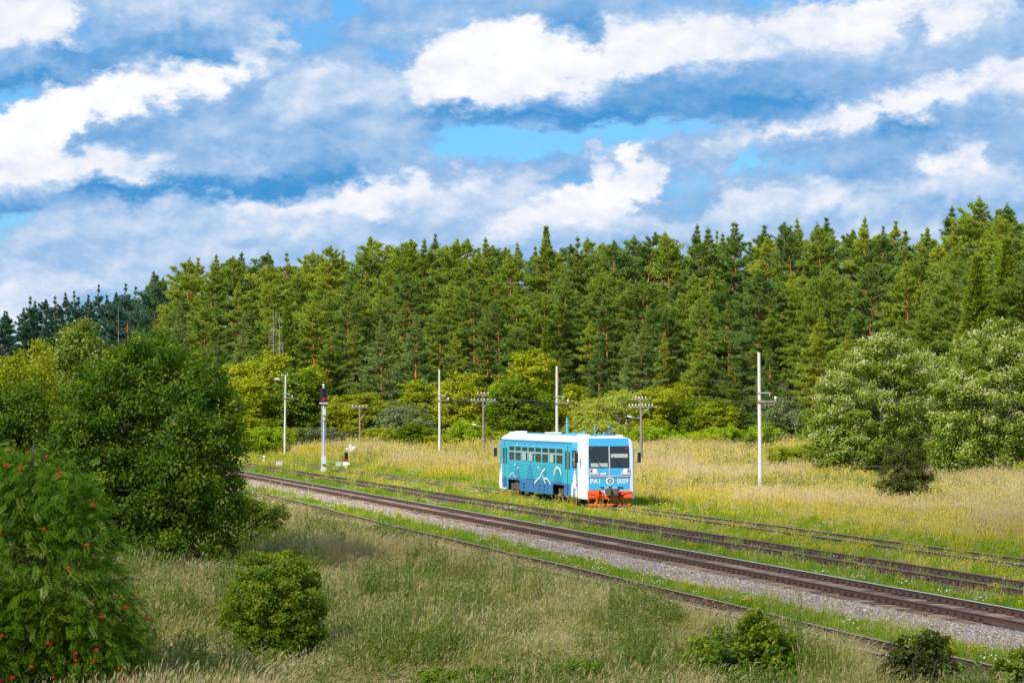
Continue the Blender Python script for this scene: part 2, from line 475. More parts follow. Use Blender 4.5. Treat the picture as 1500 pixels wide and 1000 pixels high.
def bark(name, low, high, z0, z1, rough=.9):
    """trunk: rough lower bark turning into the upper bark with height"""
    m, nt, N, L = _nodes(name)
    out = N.new('ShaderNodeOutputMaterial'); b = N.new('ShaderNodeBsdfPrincipled'); L.new(b.outputs[0], out.inputs[0])
    tc = N.new('ShaderNodeTexCoord'); sp = N.new('ShaderNodeSeparateXYZ'); L.new(tc.outputs['Object'], sp.inputs[0])
    mr = N.new('ShaderNodeMapRange'); L.new(sp.outputs[2], mr.inputs[0]); mr.inputs[1].default_value = z0; mr.inputs[2].default_value = z1
    mix = N.new('ShaderNodeMixRGB'); L.new(mr.outputs[0], mix.inputs[0])
    mix.inputs[1].default_value = (*low, 1); mix.inputs[2].default_value = (*high, 1)
    nz = N.new('ShaderNodeTexNoise'); nz.inputs['Scale'].default_value = 5; nz.inputs['Detail'].default_value = 6
    L.new(tc.outputs['Object'], nz.inputs['Vector'])
    mu = N.new('ShaderNodeMixRGB'); mu.blend_type = 'MULTIPLY'; mu.inputs[0].default_value = .6
    L.new(mix.outputs[0], mu.inputs[1]); L.new(nz.outputs[1], mu.inputs[2])
    L.new(mix.outputs[0], mu.inputs[1])
    gr = N.new('ShaderNodeValToRGB'); L.new(nz.outputs[0], gr.inputs[0])
    gr.color_ramp.elements[0].position = .3; gr.color_ramp.elements[0].color = (.45, .45, .45, 1); gr.color_ramp.elements[1].position = .7
    L.new(gr.outputs[0], mu.inputs[2])
    L.new(mu.outputs[0], b.inputs['Base Color']); b.inputs['Roughness'].default_value = rough
    b.inputs['Specular IOR Level'].default_value = .2
    return m
# ------------------------------------------------------------------ ground
def ground_material():
    m, nt, N, L = _nodes('meadow_soil')
    out = N.new('ShaderNodeOutputMaterial'); b = N.new('ShaderNodeBsdfPrincipled'); L.new(b.outputs[0], out.inputs[0])
    tc = N.new('ShaderNodeTexCoord')
    def nz(scale, det=8, rough=.6):
        n = N.new('ShaderNodeTexNoise'); n.inputs['Scale'].default_value = scale; n.inputs['Detail'].default_value = det
        n.inputs['Roughness'].default_value = rough
        L.new(tc.outputs['Object'], n.inputs['Vector']); return n
    r1 = N.new('ShaderNodeValToRGB'); L.new(nz(.16).outputs[0], r1.inputs[0])
    e = r1.color_ramp.elements; e.new(.5)
    for k, (p_, c) in enumerate(((.3, (.070, .105, .016)), (.5, (.115, .13, .022)), (.72, (.19, .165, .05)))):
        e[k].position = p_; e[k].color = (*c, 1)
    r2 = N.new('ShaderNodeValToRGB'); L.new(nz(6, 10, .7).outputs[0], r2.inputs[0])
    r2.color_ramp.elements[0].position = .3; r2.color_ramp.elements[0].color = (.5, .5, .45, 1); r2.color_ramp.elements[1].position = .75
    mu = N.new('ShaderNodeMixRGB'); mu.blend_type = 'MULTIPLY'; mu.inputs[0].default_value = .8
    L.new(r1.outputs[0], mu.inputs[1]); L.new(r2.outputs[0], mu.inputs[2])
    L.new(mu.outputs[0], b.inputs['Base Color']); b.inputs['Roughness'].default_value = .95
    b.inputs['Specular IOR Level'].default_value = .1
    bp = N.new('ShaderNodeBump'); bp.inputs['Strength'].default_value = .6; bp.inputs['Distance'].default_value = .05
    L.new(nz(14, 8).outputs[0], bp.inputs['Height']); L.new(bp.outputs[0], b.inputs['Normal'])
    return m
ground_material()

def axis(lo, hi, a, b, fine, growth=1.16):
    core = list(np.arange(a, b + 1e-6, fine)); s = fine; v = a; left = []
    while v > lo: s *= growth; v -= s; left.append(v)
    s = fine; v = b; right = []
    while v < hi: s *= growth; v += s; right.append(v)
    return np.array(left[::-1] + core + right)

gx_, gy_ = axis(-4000, 4000, -110, 110, 1.6), axis(-400, 6000, 0, 520, 1.6)
GX, GY = np.meshgrid(gx_, gy_)
GZ = ground_z(GX, GY)
nx_, ny_ = len(gx_), len(gy_)
ii = np.arange((ny_ - 1) * nx_).reshape(ny_ - 1, nx_)[:, :-1].ravel()
link('ground', new_mesh('ground', np.stack([GX, GY, GZ], -1).reshape(-1, 3), np.stack([ii, ii + 1, ii + nx_ + 1, ii + nx_], 1),
                        mats=[MAT['meadow_soil']], smooth_=True), kind='structure', label='rough meadow ground running up to the wood')

# needle-strewn floor of the wood
solid('forest_floor', (.055, .045, .022), .95, var=.5, scale=.4, dirt=((.05, .075, .018), .8))
fx, fd = np.linspace(-260, 260, 120), np.concatenate([np.linspace(6, 120, 30), np.linspace(135, 420, 16)])
FX, FD = np.meshgrid(fx, fd); FY = FD + 0.0
for _ in range(6): FY = FD + forest_edge(FX, FY)
nf = len(fx); kf = np.arange((len(fd) - 1) * nf).reshape(-1, nf)[:, :-1].ravel()
link('forest_floor', new_mesh('forest_floor', np.stack([FX, FY, ground_z(FX, FY) + .06], -1).reshape(-1, 3), np.stack([kf, kf + 1, kf + nf + 1, kf + nf], 1), mats=[MAT['forest_floor']], smooth_=True), kind='structure', label='brown needle-strewn floor of the pine wood')

# ------------------------------------------------------------------ ballast and tracks
def gravel_material(name, cols, scale):
    m, nt, N, L = _nodes(name)
    out = N.new('ShaderNodeOutputMaterial'); b = N.new('ShaderNodeBsdfPrincipled'); L.new(b.outputs[0], out.inputs[0])
    tc = N.new('ShaderNodeTexCoord')
    vo = N.new('ShaderNodeTexVoronoi'); vo.inputs['Scale'].default_value = scale; L.new(tc.outputs['Object'], vo.inputs['Vector'])
    r = N.new('ShaderNodeValToRGB')
    sp = N.new('ShaderNodeSeparateXYZ'); L.new(vo.outputs['Color'], sp.inputs[0]); L.new(sp.outputs[0], r.inputs[0])
    e = r.color_ramp.elements
    while len(e) < len(cols): e.new(1.0)
    for k in range(len(cols)): e[k].position = k / (len(cols) - 1)
    for k, c in enumerate(cols): e[k].color = (*c, 1)
    nz = N.new('ShaderNodeTexNoise'); nz.inputs['Scale'].default_value = .35; nz.inputs['Detail'].default_value = 5
    L.new(tc.outputs['Object'], nz.inputs['Vector'])
    gr = N.new('ShaderNodeValToRGB'); L.new(nz.outputs[0], gr.inputs[0])
    gr.color_ramp.elements[0].position = .3; gr.color_ramp.elements[0].color = (.68, .64, .6, 1); gr.color_ramp.elements[1].position = .7
    mu = N.new('ShaderNodeMixRGB'); mu.blend_type = 'MULTIPLY'; mu.inputs[0].default_value = 1
    L.new(r.outputs[0], mu.inputs[1]); L.new(gr.outputs[0], mu.inputs[2])
    L.new(mu.outputs[0], b.inputs['Base Color']); b.inputs['Roughness'].default_value = .9
    bp = N.new('ShaderNodeBump'); bp.inputs['Strength'].default_value = 1; bp.inputs['Distance'].default_value = .05
    L.new(vo.outputs['Distance'], bp.inputs['Height']); L.new(bp.outputs[0], b.inputs['Normal'])
    return m
STONE = [(.16, .13, .11), (.31, .26, .22), (.40, .34, .29), (.48, .43, .38), (.25, .19, .16), (.58, .52, .46)]
gravel_material('ballast_stone', STONE, 13)
gravel_material('old_ballast', [(.07, .05, .04), (.15, .115, .09), (.21, .17, .14), (.13, .10, .07), (.28, .24, .21)], 13)
T0, T1 = 20.0, 420.0

def strip(prof, name, mat, t0=T0, t1=T1, dt=1.0, wob=.05, seed=1, label=None):
    rng = np.random.default_rng(seed)
    ts = np.arange(t0, t1 + dt, dt)
    S = np.array([p[0] for p in prof]); Z = np.array([p[1] for p in prof])
    w = rng.normal(0, wob, (len(ts), len(S))); w[1:] = (w[1:] + w[:-1]) / 2
    wz = rng.normal(0, .012, (len(ts), len(S)))
    SS = S[None] + w; ZZ = Z[None] + wz
    X = CA * SS - SA * ts[:, None]; Y = SA * SS + CA * ts[:, None]
    n = len(S); k = np.arange((len(ts) - 1) * n).reshape(-1, n)[:, :-1].ravel()
    return link(name, new_mesh(name, np.stack([X, Y, ZZ], -1).reshape(-1, 3), np.stack([k, k + 1, k + n + 1, k + n], 1), mats=[mat], smooth_=True),
                kind='structure', label=label)
S_MAIN, S_SIDE, S_TRAIN, S_OLD = 27.67, 32.62, 39.75, 21.70
strip([(23.7, -.60), (24.2, -.42), (25.0, -.36), (25.7, -.25), (26.2, -.245), (26.4, -.245), (27.0, -.25), (28.3, -.25), (29.0, -.245), (29.6, -.25), (30.2, -.40), (30.5, -.6)],
      'ballast_bed', MAT['ballast_stone'], label='grey and pinkish crushed stone bed under the main track')
strip([(30.75, -.6), (31.0, -.42), (31.35, -.28), (31.9, -.245), (33.3, -.245), (33.9, -.28), (34.3, -.40), (34.6, -.6)],
      'ballast_bed', MAT['old_ballast'], seed=2, label='weedy dark stone bed under the rusty siding')

solid('rail_rust', (.105, .052, .035), .85, var=.35, scale=2.0, bump=.3, bscale=60)
solid('rail_worn', (.66, .74, .78), .42, metal=.55, var=.08, scale=2.0)
solid('rail_dull', (.17, .145, .13), .5, metal=.5, var=.2, scale=3.0, dirt=((.12, .06, .04), .6))
solid('rail_pale', (.34, .30, .28), .6, metal=.15, var=.2, scale=3.0, dirt=((.16, .08, .05), .7))
solid('sleeper_wood', (.26, .175, .125), .9, var=.3, scale=4, bump=.5, bscale=40, dirt=((.06, .045, .035), .5), each=.55)
solid('sleeper_old', (.13, .09, .065), .92, var=.35, scale=4, bump=.5, bscale=40, dirt=((.05, .035, .025), .8))
solid('fastening_iron', (.045, .028, .022), .8, var=.3)

def rail_mesh(name, t0, t1, top, mats, lift=0.0, seed=0, wander=.0):
    """rail profile: foot, web, head"""
    prof = [(-.075, -.18), (-.075, -.168), (-.018, -.150), (-.010, -.135), (-.010, -.05), (-.036, -.038), (-.036, -.008), (-.026, 0),
            (.026, 0), (.036, -.008), (.036, -.038), (.010, -.05), (.010, -.135), (.018, -.150), (.075, -.168), (.075, -.18)]
    rng = np.random.default_rng(seed)
    ts = np.arange(t0, t1 + .1, 4.0)
    dz = np.cumsum(rng.normal(0, wander, len(ts))); dz -= np.linspace(dz[0], dz[-1], len(ts)); ds = rng.normal(0, wander * .8, len(ts))
    P = np.array(prof); n = len(P)
    V = np.zeros((len(ts), n, 3))
    V[:, :, 0] = P[None, :, 0] + ds[:, None]; V[:, :, 1] = ts[:, None]; V[:, :, 2] = P[None, :, 1] + lift + dz[:, None]
    q = []; mi = []
    for i in range(len(ts) - 1):
        for k in range(n):
            a = i * n + k; b = i * n + (k + 1) % n
            q.append((a, b, b + n, a + n)); mi.append(1 if k in (6, 7, 8) else 0)
    return new_mesh(name, V.reshape(-1, 3), q, mats=mats, qm=mi)

def track(name, label, s, t0, t1, zr, mats, spacing, sl_mat, sl_t, sl_len=2.75, z_sl=None, seed=0, far_top=None, near_top=None, wander=0.0, fast=True):
    root = thing(name, label, 'railway track', on_track(s, 0, zr), A_T, group='parallel railway tracks')
    for off, tm in ((-.80, near_top), (.80, far_top)):
        r = link('rail', rail_mesh('rail', t0, t1, None, [MAT['rail_rust'], MAT[tm]], seed=seed + int(off > 0), wander=wander), root)
        r.location.x = off
    rng = np.random.default_rng(seed + 7)
    protos = []
    for k in range(5):
        m = MB(); e = rng.normal(0, .03, 2); w = .108 + rng.normal(0, .008)
        m.box(-sl_len / 2 + e[0], sl_len / 2 + e[1], -w, w, -.15, 0)
        protos.append(m.mesh('sleeper', [MAT[sl_mat]], bevel=.014))
    n = 0; t = sl_t[0]; F = MB()
    while t < sl_t[1] and n < 290:
        o = link('sleeper', protos[int(rng.integers(5))], root, (rng.normal(0, .02), t, -.186 + rng.normal(0, .006)), (0, 0, rng.normal(0, .012)))
        if fast:
            for off in (-.80, .80):
                F.box(off - .16, off + .16, t - .075, t + .075, -.188, -.172)
                for sd in (-1, 1):
                    F.box(off + sd * .05, off + sd * .105, t - .05, t + .05, -.172, -.115 + rng.normal(0, .008))
                    F.box(off + sd * .055, off + sd * .085, t - .02, t + .02, -.115, -.075)
        t += spacing + rng.normal(0, .008); n += 1
    if fast:
        me = F.mesh('rail_fastenings', [MAT['fastening_iron']], fix=False)
        link('rail_fastenings', me, root, kind='stuff')
    return root
track('railway_track', 'main railway track with shiny far rail on clean grey ballast', S_MAIN, T0, T1, 0.0, None, .55, 'sleeper_wood', (62, 221), seed=3,
      far_top='rail_worn', near_top='rail_dull')
track('railway_track', 'brown rusty siding track among weeds between main track and railcar', S_SIDE, T0, T1, -.02, None, .60, 'sleeper_old', (74, 236), seed=11,
      far_top='rail_dull', near_top='rail_dull', wander=.003)
track('railway_track', 'grass-buried track under the blue railcar', S_TRAIN, 60, T1, -.27, None, .62, 'sleeper_old', (110, 150), seed=21,
      far_top='rail_pale', near_top='rail_pale', wander=.004)
track('railway_track', 'abandoned rusty track sunk in tall dry grass', S_OLD, T0, T1, -.19, None, .7, 'sleeper_old', (45, 110), seed=31,
      far_top='rail_pale', near_top='rail_pale', wander=.016, fast=False)
# ------------------------------------------------------------------ railcar
solid('paint_sky_blue', (.055, .36, .66), .32, var=.05, scale=1.2, dirt=((.10, .25, .38), .15))
solid('paint_cyan', (.035, .42, .54), .32, var=.05, scale=1.2)
solid('paint_deep_blue', (.022, .16, .40), .35, var=.08, scale=1.5, dirt=((.10, .13, .16), .25))
solid('paint_teal_tree', (.020, .25, .42), .35, var=.06)
solid('paint_white', (.80, .80, .79), .35, var=.03, dirt=((.55, .53, .48), .15))
solid('paint_orange', (.82, .105, .012), .4, var=.1, dirt=((.35, .06, .02), .25))
solid('lamp_grey', (.42, .46, .50), .35, var=.05)
solid('window_glass', (.018, .024, .026), .06, var=.2, spec=.7)
solid('curtain', (.38, .42, .40), .5, var=.08)
solid('rubber_black', (.012, .012, .013), .6, var=.2)
solid('bogie_iron', (.085, .062, .052), .85, var=.35, dirt=((.15, .10, .075), .6))
solid('coupler_steel', (.13, .115, .105), .6, metal=.4, var=.3, dirt=((.16, .09, .05), .5))
solid('headlamp_glass', (.9, .9, .88), .12, var=.02, emit=((1, .97, .9), .6))
solid('lamp_red', (.45, .012, .012), .3, var=.05)
solid('badge_grey', (.22, .26, .28), .4, metal=.4, var=.3, scale=8)
solid('skin', (.45, .28, .2), .6, var=.05)
solid('dark_cloth', (.02, .025, .04), .8, var=.1)

RL = 22.14          # length of the body; local x = 0 at the nose, y = -1.57 is the side in view
HW = 1.57
def lean(z):        # nose leans back above the belt
    return 0.0 if z < 1.72 else .20 * ((z - 1.72) / 2.2) ** 1.1

def railcar():
    root = thing('railcar', 'blue and white single-car diesel train with orange nose on grassy track', 'train',
                 on_track(S_TRAIN, 145.3, -.27), -(pi / 2 - A_T))
    # body shell -------------------------------------------------------
    sec = [(-HW + .02, .38), (-HW, .55), (-HW, 1.16), (-HW, 1.20), (-HW, 2.2), (-HW, 3.2), (-HW + .02, 3.50), (-HW + .07, 3.66), (-HW + .17, 3.82),
           (-HW + .36, 3.93), (-HW + .70, 4.01), (-.45, 4.05)]
    sec = sec + [(0, 4.06)] + [(-y, z) for (y, z) in reversed(sec)]
    n = len(sec)
    def ring(x, sy, nose):
        up = -19.38 < x < -2.93          # no skirt over the bogies
        return [(x + (lean(z) * (-1 if nose > 0 else 1) if nose else 0), y * sy, max(z, 1.06) if up else z) for (y, z) in sec]
    rings = [(-RL, .80, -1), (-RL + .10, .93, -1), (-RL + .35, 1.0, -1), (-RL + .9, 1.0, 0), (-19.40, 1, 0), (-19.36, 1, 0), (-16, 1, 0), (-12, 1, 0), (-8, 1, 0), (-4.6, 1, 0), (-2.95, 1, 0), (-2.91, 1, 0),
             (-1.42, 1.0, 0), (-.52, 1.0, 1), (-.22, .985, 1), (-.06, .93, 1), (0, .86, 1)]
    V = []
    for (x, sy, no) in rings: V += ring(x, sy, no)
    b = MB(); fs = []; mi = []
    # 0 sky blue 1 deep blue 2 white 3 roof blue
    for i in range(len(rings) - 1):
        xm = (rings[i][0] + rings[i + 1][0]) / 2
        for k in range(n - 1):
            zm = (sec[k][1] + sec[k + 1][1]) / 2; ym = abs(sec[k][0] + sec[k + 1][0]) / 2
            if xm > -1.42 and not (i == len(rings) - 2):
                m = 2 if ym > 1.0 else 0
            elif i == len(rings) - 2: m = 2 if ym > 1.0 and zm < 3.9 else 0
            elif zm > 3.6: m = 2 if ym > 1.02 else 0
            elif zm < 1.17: m = 1
            else: m = 0
            if xm < -RL + .4 and zm < 3.6: m = 0
            fs.append((i * n + k, (i + 1) * n + k, (i + 1) * n + k + 1, i * n + k + 1)); mi.append(m)
    b.v = V; b.f = fs; b.m = mi
    # end caps
    b.f.append(tuple(range(n))); b.m.append(0)
    e = (len(rings) - 1) * n
    b.f.append(tuple(e + k for k in reversed(range(n)))); b.m.append(2)
    b.f.append(tuple([i * n for i in range(len(rings))] + [i * n + n - 1 for i in reversed(range(len(rings)))])); b.m.append(1)
    body = b.build('body_shell', [MAT['paint_sky_blue'], MAT['paint_deep_blue'], MAT['paint_white']], root, smooth_=True)
    # gutters along the cant rail, roof seams
    for sd in (-1, 1):
        g = MB(); g.box(-RL + 1.0, -2.9, sd * (HW - .02), sd * (HW + .035), 3.58, 3.63); g.box(-RL + 1.0, -4.55, sd * (HW - .02), sd * (HW + .02), 3.44, 3.47)
        g.build('gutter', MAT['paint_cyan'], body)
    # sides ------------------------------------------------------------
    WX = [-19.02 + 1.80 * k for k in range(8)]
    for sd in (-1, 1):
        y0 = sd * HW
        def Y(d): return y0 + sd * d
        # ribbed panel below the windows
        p = MB(); p.box(-19.3, -4.62, Y(-.01), Y(.012), 1.19, 2.22)
        panel = p.build('ribbed_panel', MAT['paint_cyan'], root)
        r = MB()
        for k in range(11):
            z = 1.25 + k * .089
            r.prism([(Y(.010), z), (Y(.042), z + .012), (Y(.042), z + .034), (Y(.010), z + .046)], -19.28, -4.64, 'yz')
        r.build('panel_ribs', MAT['paint_cyan'], panel)
        # painted fir silhouettes, flakes and ridges (flat print on the panel)
        def decal(name, polys, mat, d):
            if name == 'painted_strokes':
                q = MB()
                for poly in polys: q.prism(poly, Y(d), Y(d + .004), 'xz')
                q.build(name, mat, root, kind='stuff'); return
            for j, poly in enumerate(polys):
                q = MB(); q.prism(poly, Y(d + .0003 * j), Y(d + .004 + .0003 * j), 'xz'); q.build(name, mat, root)
        def fir(x, w, z0, z1):
            pts = []
            for k in range(9):
                f = k / 8; pts.append((x - w * (1 - f) ** .75 * (1 - .25 * sin(f * pi)), z0 + (z1 - z0) * f))
            rt = [(2 * x - a, c) for (a, c) in reversed(pts[:-1])]
            return pts + rt
        decal('painted_fir_tree', [fir(-16.8, .95, 1.21, 2.13), fir(-13.2, 1.0, 1.21, 2.16), fir(-9.5, .9, 1.21, 2.15), fir(-6.0, .95, 1.21, 1.98)], MAT['paint_teal_tree'], .043)
        rng = np.random.default_rng(5)
        wh = []
        def stroke(pts, w):
            for (a, c), (a2, c2) in zip(pts[:-1], pts[1:]):
                dx, dz = a2 - a, c2 - c; l = sqrt(dx * dx + dz * dz); nx, nz = -dz / l * w * rng.uniform(.55, 1.2), dx / l * w * rng.uniform(.55, 1.2)
                wh.append([(a - nx, c - nz), (a2 - nx, c2 - nz), (a2 + nx, c2 + nz), (a + nx, c + nz)])
        stroke([(-18.9, 1.20), (-18.3, 1.42), (-17.8, 1.52), (-17.4, 1.30), (-16.9, 1.20)], .035)
        stroke([(-11.9, .98), (-11.0, 1.28), (-10.4, 1.42), (-9.9, 1.74), (-9.2, 1.95)], .055)
        stroke([(-9.4, 1.30), (-8.8, 1.40), (-8.2, 1.20), (-7.7, 1.02)], .06)
        stroke([(-9.8, 1.55), (-9.5, 1.28), (-9.0, 1.05)], .04)
        stroke([(-6.9, 1.62), (-6.6, 1.98), (-6.1, 2.12), (-5.5, 2.00), (-5.1, 1.68)], .10)
        for (x, z, s) in ((-17.2, 2.05, .13), (-16.4, 1.86, .12), (-14.5, 1.86, .06), (-10.9, 2.02, .12), (-10.6, 1.90, .08), (-16.6, 3.32, .13), (-12.2, 3.28, .10)):
            wh.append([(x - s * 1.3, z - s * .2), (x - s * .2, z - s * .9), (x + s * 1.2, z - s * .1), (x + s * .5, z + s * .9), (x - s * .4, z + s * .3)])
        decal('painted_strokes', wh, MAT['paint_white'], .0485)
        # windows
        for x in WX:
            f = MB(); x1 = x + 1.50
            f.box(x - .06, x1 + .06, Y(-.02), Y(.022), 2.25, 2.32); f.box(x - .06, x1 + .06, Y(-.02), Y(.022), 3.20, 3.27)
            f.box(x - .06, x, Y(-.02), Y(.0215), 2.32, 3.20); f.box(x1, x1 + .06, Y(-.02), Y(.0215), 2.32, 3.20)
            w = f.build('window', MAT['paint_cyan'], root)
            g = MB(); g.box(x, x1, Y(-.02), Y(.006), 2.32, 3.20); g.build('pane', MAT['window_glass'], w)
            t = MB(); t.box(x + .002, x1 - .002, Y(.004), Y(.018), 2.84, 2.93); t.build('transom_bar', MAT['curtain'], w)
            if x in (WX[2], WX[3], WX[6]):
                c = MB(); c.box(x + .06, x1 - .5, Y(.004), Y(.0085), 2.36, 2.82); c.build('curtain', MAT['curtain'], w)
        # doors: two leaves each with a tall window
        for (xa, xb) in ((-4.50, -2.82), (-20.95, -19.36)):
            xm = (xa + xb) / 2
            fr = MB(); fr.box(xa, xb, Y(-.02), Y(.012), .45, 3.52); d = fr.build('door', MAT['paint_cyan'], root)
            for (a, c) in ((xa + .05, xm - .02), (xm + .02, xb - .05)):
                lf = MB(); lf.box(a, c, Y(.010), Y(.032), 1.17, 3.46); lf.box(a, c, Y(.010), Y(.030), .48, 1.165, 1)
                lf.build('door_leaf', [MAT['paint_cyan'], MAT['paint_deep_blue']], d, bevel=.01)
                g = MB(); g.box(a + .20, c - .16, Y(.028), Y(.038), 2.02, 3.08); g.build('door_window', MAT['window_glass'], d, bevel=.02)
            h = MB(); h.box(xm - .03, xm + .03, Y(.032), Y(.045), .5, 3.45); h.build('door_seal', MAT['rubber_black'], d)
        # cab side window with sliding pane
        cw = MB(); cw.box(-2.62, -1.62, Y(-.02), Y(.020), 2.14, 3.16); c = cw.build('cab_window', MAT['rubber_black'], root, bevel=.01)
        g = MB(); g.box(-2.54, -1.70, Y(.018), Y(.026), 2.22, 3.08); g.build('pane', MAT['window_glass'], c)
        s = MB(); s.box(-2.14, -2.09, Y(.024), Y(.034), 2.20, 3.10); s.box(-2.56, -1.68, Y(.024), Y(.033), 2.60, 2.66); s.build('sash_bar', MAT['lamp_grey'], c)
        # snowy conifer prints at both ends
        cols = []
        for (x, z0, z1, w) in ((-2.05, .95, 2.05, .40), (-2.60, .50, 1.30, .26), (-1.66, .45, 1.1, .2), (-21.3, .6, 2.1, .28), (-21.7, .5, 1.7, .2), (-20.4, .5, 1.2, .16)):
            pts = []
            for k in range(11):
                f = k / 10; ww = w * (.25 + .9 * sin(pi * min(1, .12 + f * .88)) ** .8) * (1.25 if k % 2 else .7) * (1 - f) ** .25
                pts.append((x - ww, z0 + (z1 - z0) * f))
            cols.append(pts + [(2 * x - a, c_) for (a, c_) in reversed(pts)])
            cols.append([(x - .03, .42), (x + .03, .42), (x + .03, z0 + .05), (x - .03, z0 + .05)])
        cols.append([(-21.75, .40), (-19.75, .40), (-19.75, .62), (-20.3, .85), (-21.0, .70), (-21.75, .95)])
        decal('painted_snow_tree', cols, MAT['paint_white'], .014 if True else 0)
        dk = MB(); dk.prism([(-2.78, .40), (-1.44, .40), (-1.44, 1.25), (-2.0, 1.62), (-2.78, 1.3)], Y(.004), Y(.009), 'xz'); dk.build('painted_dark_patch', MAT['paint_deep_blue'], root)
        # equipment skirt in the middle with vents
        sk = MB(); sk.box(-16.1, -7.45, Y(-.05), Y(.014), .40, 1.12); k_ = sk.build('equipment_skirt', MAT['paint_deep_blue'], root, bevel=.012)
        for (x, zz) in ((-14.9, .86), (-14.9, .64), (-10.7, .86), (-10.7, .64), (-9.5, .86), (-9.5, .64)):
            v = MB(); v.box(x - .2, x + .2, Y(.012), Y(.018), zz - .06, zz + .06); v.build('vent', MAT['rubber_black'], k_)
        ks = MB(); ks.box(-15.7, -15.66, Y(.01), Y(.018), .42, 1.1); ks.box(-12.3, -12.26, Y(.01), Y(.018), .42, 1.1); ks.box(-8.6, -8.56, Y(.01), Y(.018), .42, 1.1); ks.build('skirt_seams', MAT['rubber_black'], k_)
        # mirrors
        for (x, nm) in ((-.55, 1), (-RL + .55, -1)):
            a = MB(); a.tube([(x, Y(-.05), 3.25), (x + .1 * nm, Y(.16), 3.22), (x + .12 * nm, Y(.30), 3.05)], .02, 6); a.tube([(x, Y(-.05), 2.5), (x + .12 * nm, Y(.29), 2.55)], .018, 6)
            mm = a.build('mirror_arm', MAT['paint_sky_blue'], root)
            h = MB(); h.box(x + .04 * nm, x + .16 * nm, Y(.22), Y(.42), 2.48, 3.06); h.build('mirror', MAT['rubber_black'], mm, bevel=.03)
    # nose -------------------------------------------------------------
    def nx(z, d=0.0): return -lean(z) + d
    def face(name, poly, mat, d0, d1, parent=root, bevel=0):
        """polygon (y, z) laid on the leaning nose, d0..d1 proud"""
        q = MB(); m_ = len(poly)
        vs = [(nx(z, d0), y, z) for (y, z) in poly] + [(nx(z, d1), y, z) for (y, z) in poly]
        q.add(vs, [tuple(range(m_)), tuple(m_ + k for k in reversed(range(m_)))] + [(k, k + m_, (k + 1) % m_ + m_, (k + 1) % m_) for k in range(m_)])
        return q.build(name, mat, parent, bevel=bevel)
    def rect(y0, y1, z0, z1): return [(y0, z0), (y1, z0), (y1, (z0 + z1) / 2), (y1, z1), (y0, z1), (y0, (z0 + z1) / 2)]
    face('nose_panel', [(-1.28, .9), (1.20, .9), (1.20, 2.0), (1.20, 3.0), (1.16, 3.9), (-1.24, 3.9), (-1.28, 3.0), (-1.28, 2.0)], MAT['paint_sky_blue'], -.02, .012)
    for (ya, yb) in ((-1.21, -.06), (.02, 1.15)):
        w = face('windscreen', rect(ya - .02, yb + .02, 2.18, 3.44), MAT['rubber_black'], .0, .020)
        g = face('pane', rect(ya + .03, yb - .03, 2.23, 3.39), MAT['window_glass'], .018, .027, w)
        face('sun_blind', rect(ya + .06, yb - .06, 2.78 if ya > 0 else 2.24, 3.0 if ya > 0 else 2.46), MAT['curtain'], .0268, .0295, w)
        yc = ya + .12 if ya < 0 else yb - .12
        face('marker_lamp', rect(yc - .07, yc + .07, 3.29, 3.36), MAT['lamp_red'], .027, .034, w)
        wp = MB(); a0 = (nx(2.15, .05), ya + .78, 2.12); a1 = (nx(2.7, .07), ya + .28, 2.72)
        wp.tube([a0, a1], .014, 5); wp.tube([(nx(2.35, .06), ya + .62, 2.26), (nx(2.9, .06), ya + .18, 2.86)], .016, 5); wp.build('wiper', MAT['rubber_black'], root)
    face('centre_bar', rect(-.055, .015, 1.72, 3.42), MAT['lamp_grey'], .01, .045)
    face('belt_bar', rect(-1.27, 1.19, 1.66, 1.73), MAT['lamp_grey'], .01, .05)
    for sg in (-1, 1):
        hl = face('headlight', [(sg * 1.22, 1.78), (sg * .62, 1.78), (sg * .74, 1.98), (sg * .80, 2.12), (sg * 1.22, 2.12)], MAT['lamp_grey'], .01, .04)
        m = MB(); m.lathe([(.12, 0), (.12, .03), (.06, .045)], 16, (nx(2.0, .035), sg * .92, 2.0), 'x'); m.build('lens', MAT['headlamp_glass'], hl, smooth_=True)
        m = MB(); m.box(nx(2.0, .035), nx(2.0, .06), sg * 1.04, sg * 1.17, 1.95, 2.06); m.build('tail_lens', MAT['lamp_red'], hl)
    # driver behind the right hand screen is only a dim shape: seat back and head
    # number and class lettering
    def text(body, y, z, size, mat, name, d=.016, bold=.012, sx=1.0):
        c = bpy.data.curves.new(name, 'FONT'); c.body = body; c.size = size; c.align_x = 'CENTER'; c.align_y = 'CENTER'; c.extrude = .004; c.offset = bold
        c.space_character = 1.0
        o = bpy.data.objects.new(name, c); COL.objects.link(o)
        dg = bpy.context.evaluated_depsgraph_get(); me = bpy.data.meshes.new_from_object(o.evaluated_get(dg)); bpy.data.objects.remove(o)
        me.materials.clear(); me.materials.append(mat)
        k = link(name, me, root, (nx(z, d), y, z), (pi / 2, 0, pi / 2)); k.scale = (sx, 1, 1)
        return k
    text('PA1', -.86, 1.40, .40, MAT['paint_white'], 'class_lettering', bold=.006)
    text('0009', .76, 1.40, .40, MAT['paint_white'], 'number_lettering', bold=0, sx=.85)
    text('pzd', -.40, 1.86, .17, MAT['paint_white'], 'small_lettering', bold=.010, sx=1.3)
    bg = face('badge', [(.24 * cos(a), 1.42 + .22 * sin(a)) for a in np.linspace(0, 2 * pi, 24, endpoint=False)], MAT['paint_white'], .0, .035)
    face('badge_disc', [(.165 * cos(a), 1.43 + .165 * sin(a)) for a in np.linspace(0, 2 * pi, 24, endpoint=False)], MAT['badge_grey'], .033, .045, bg)
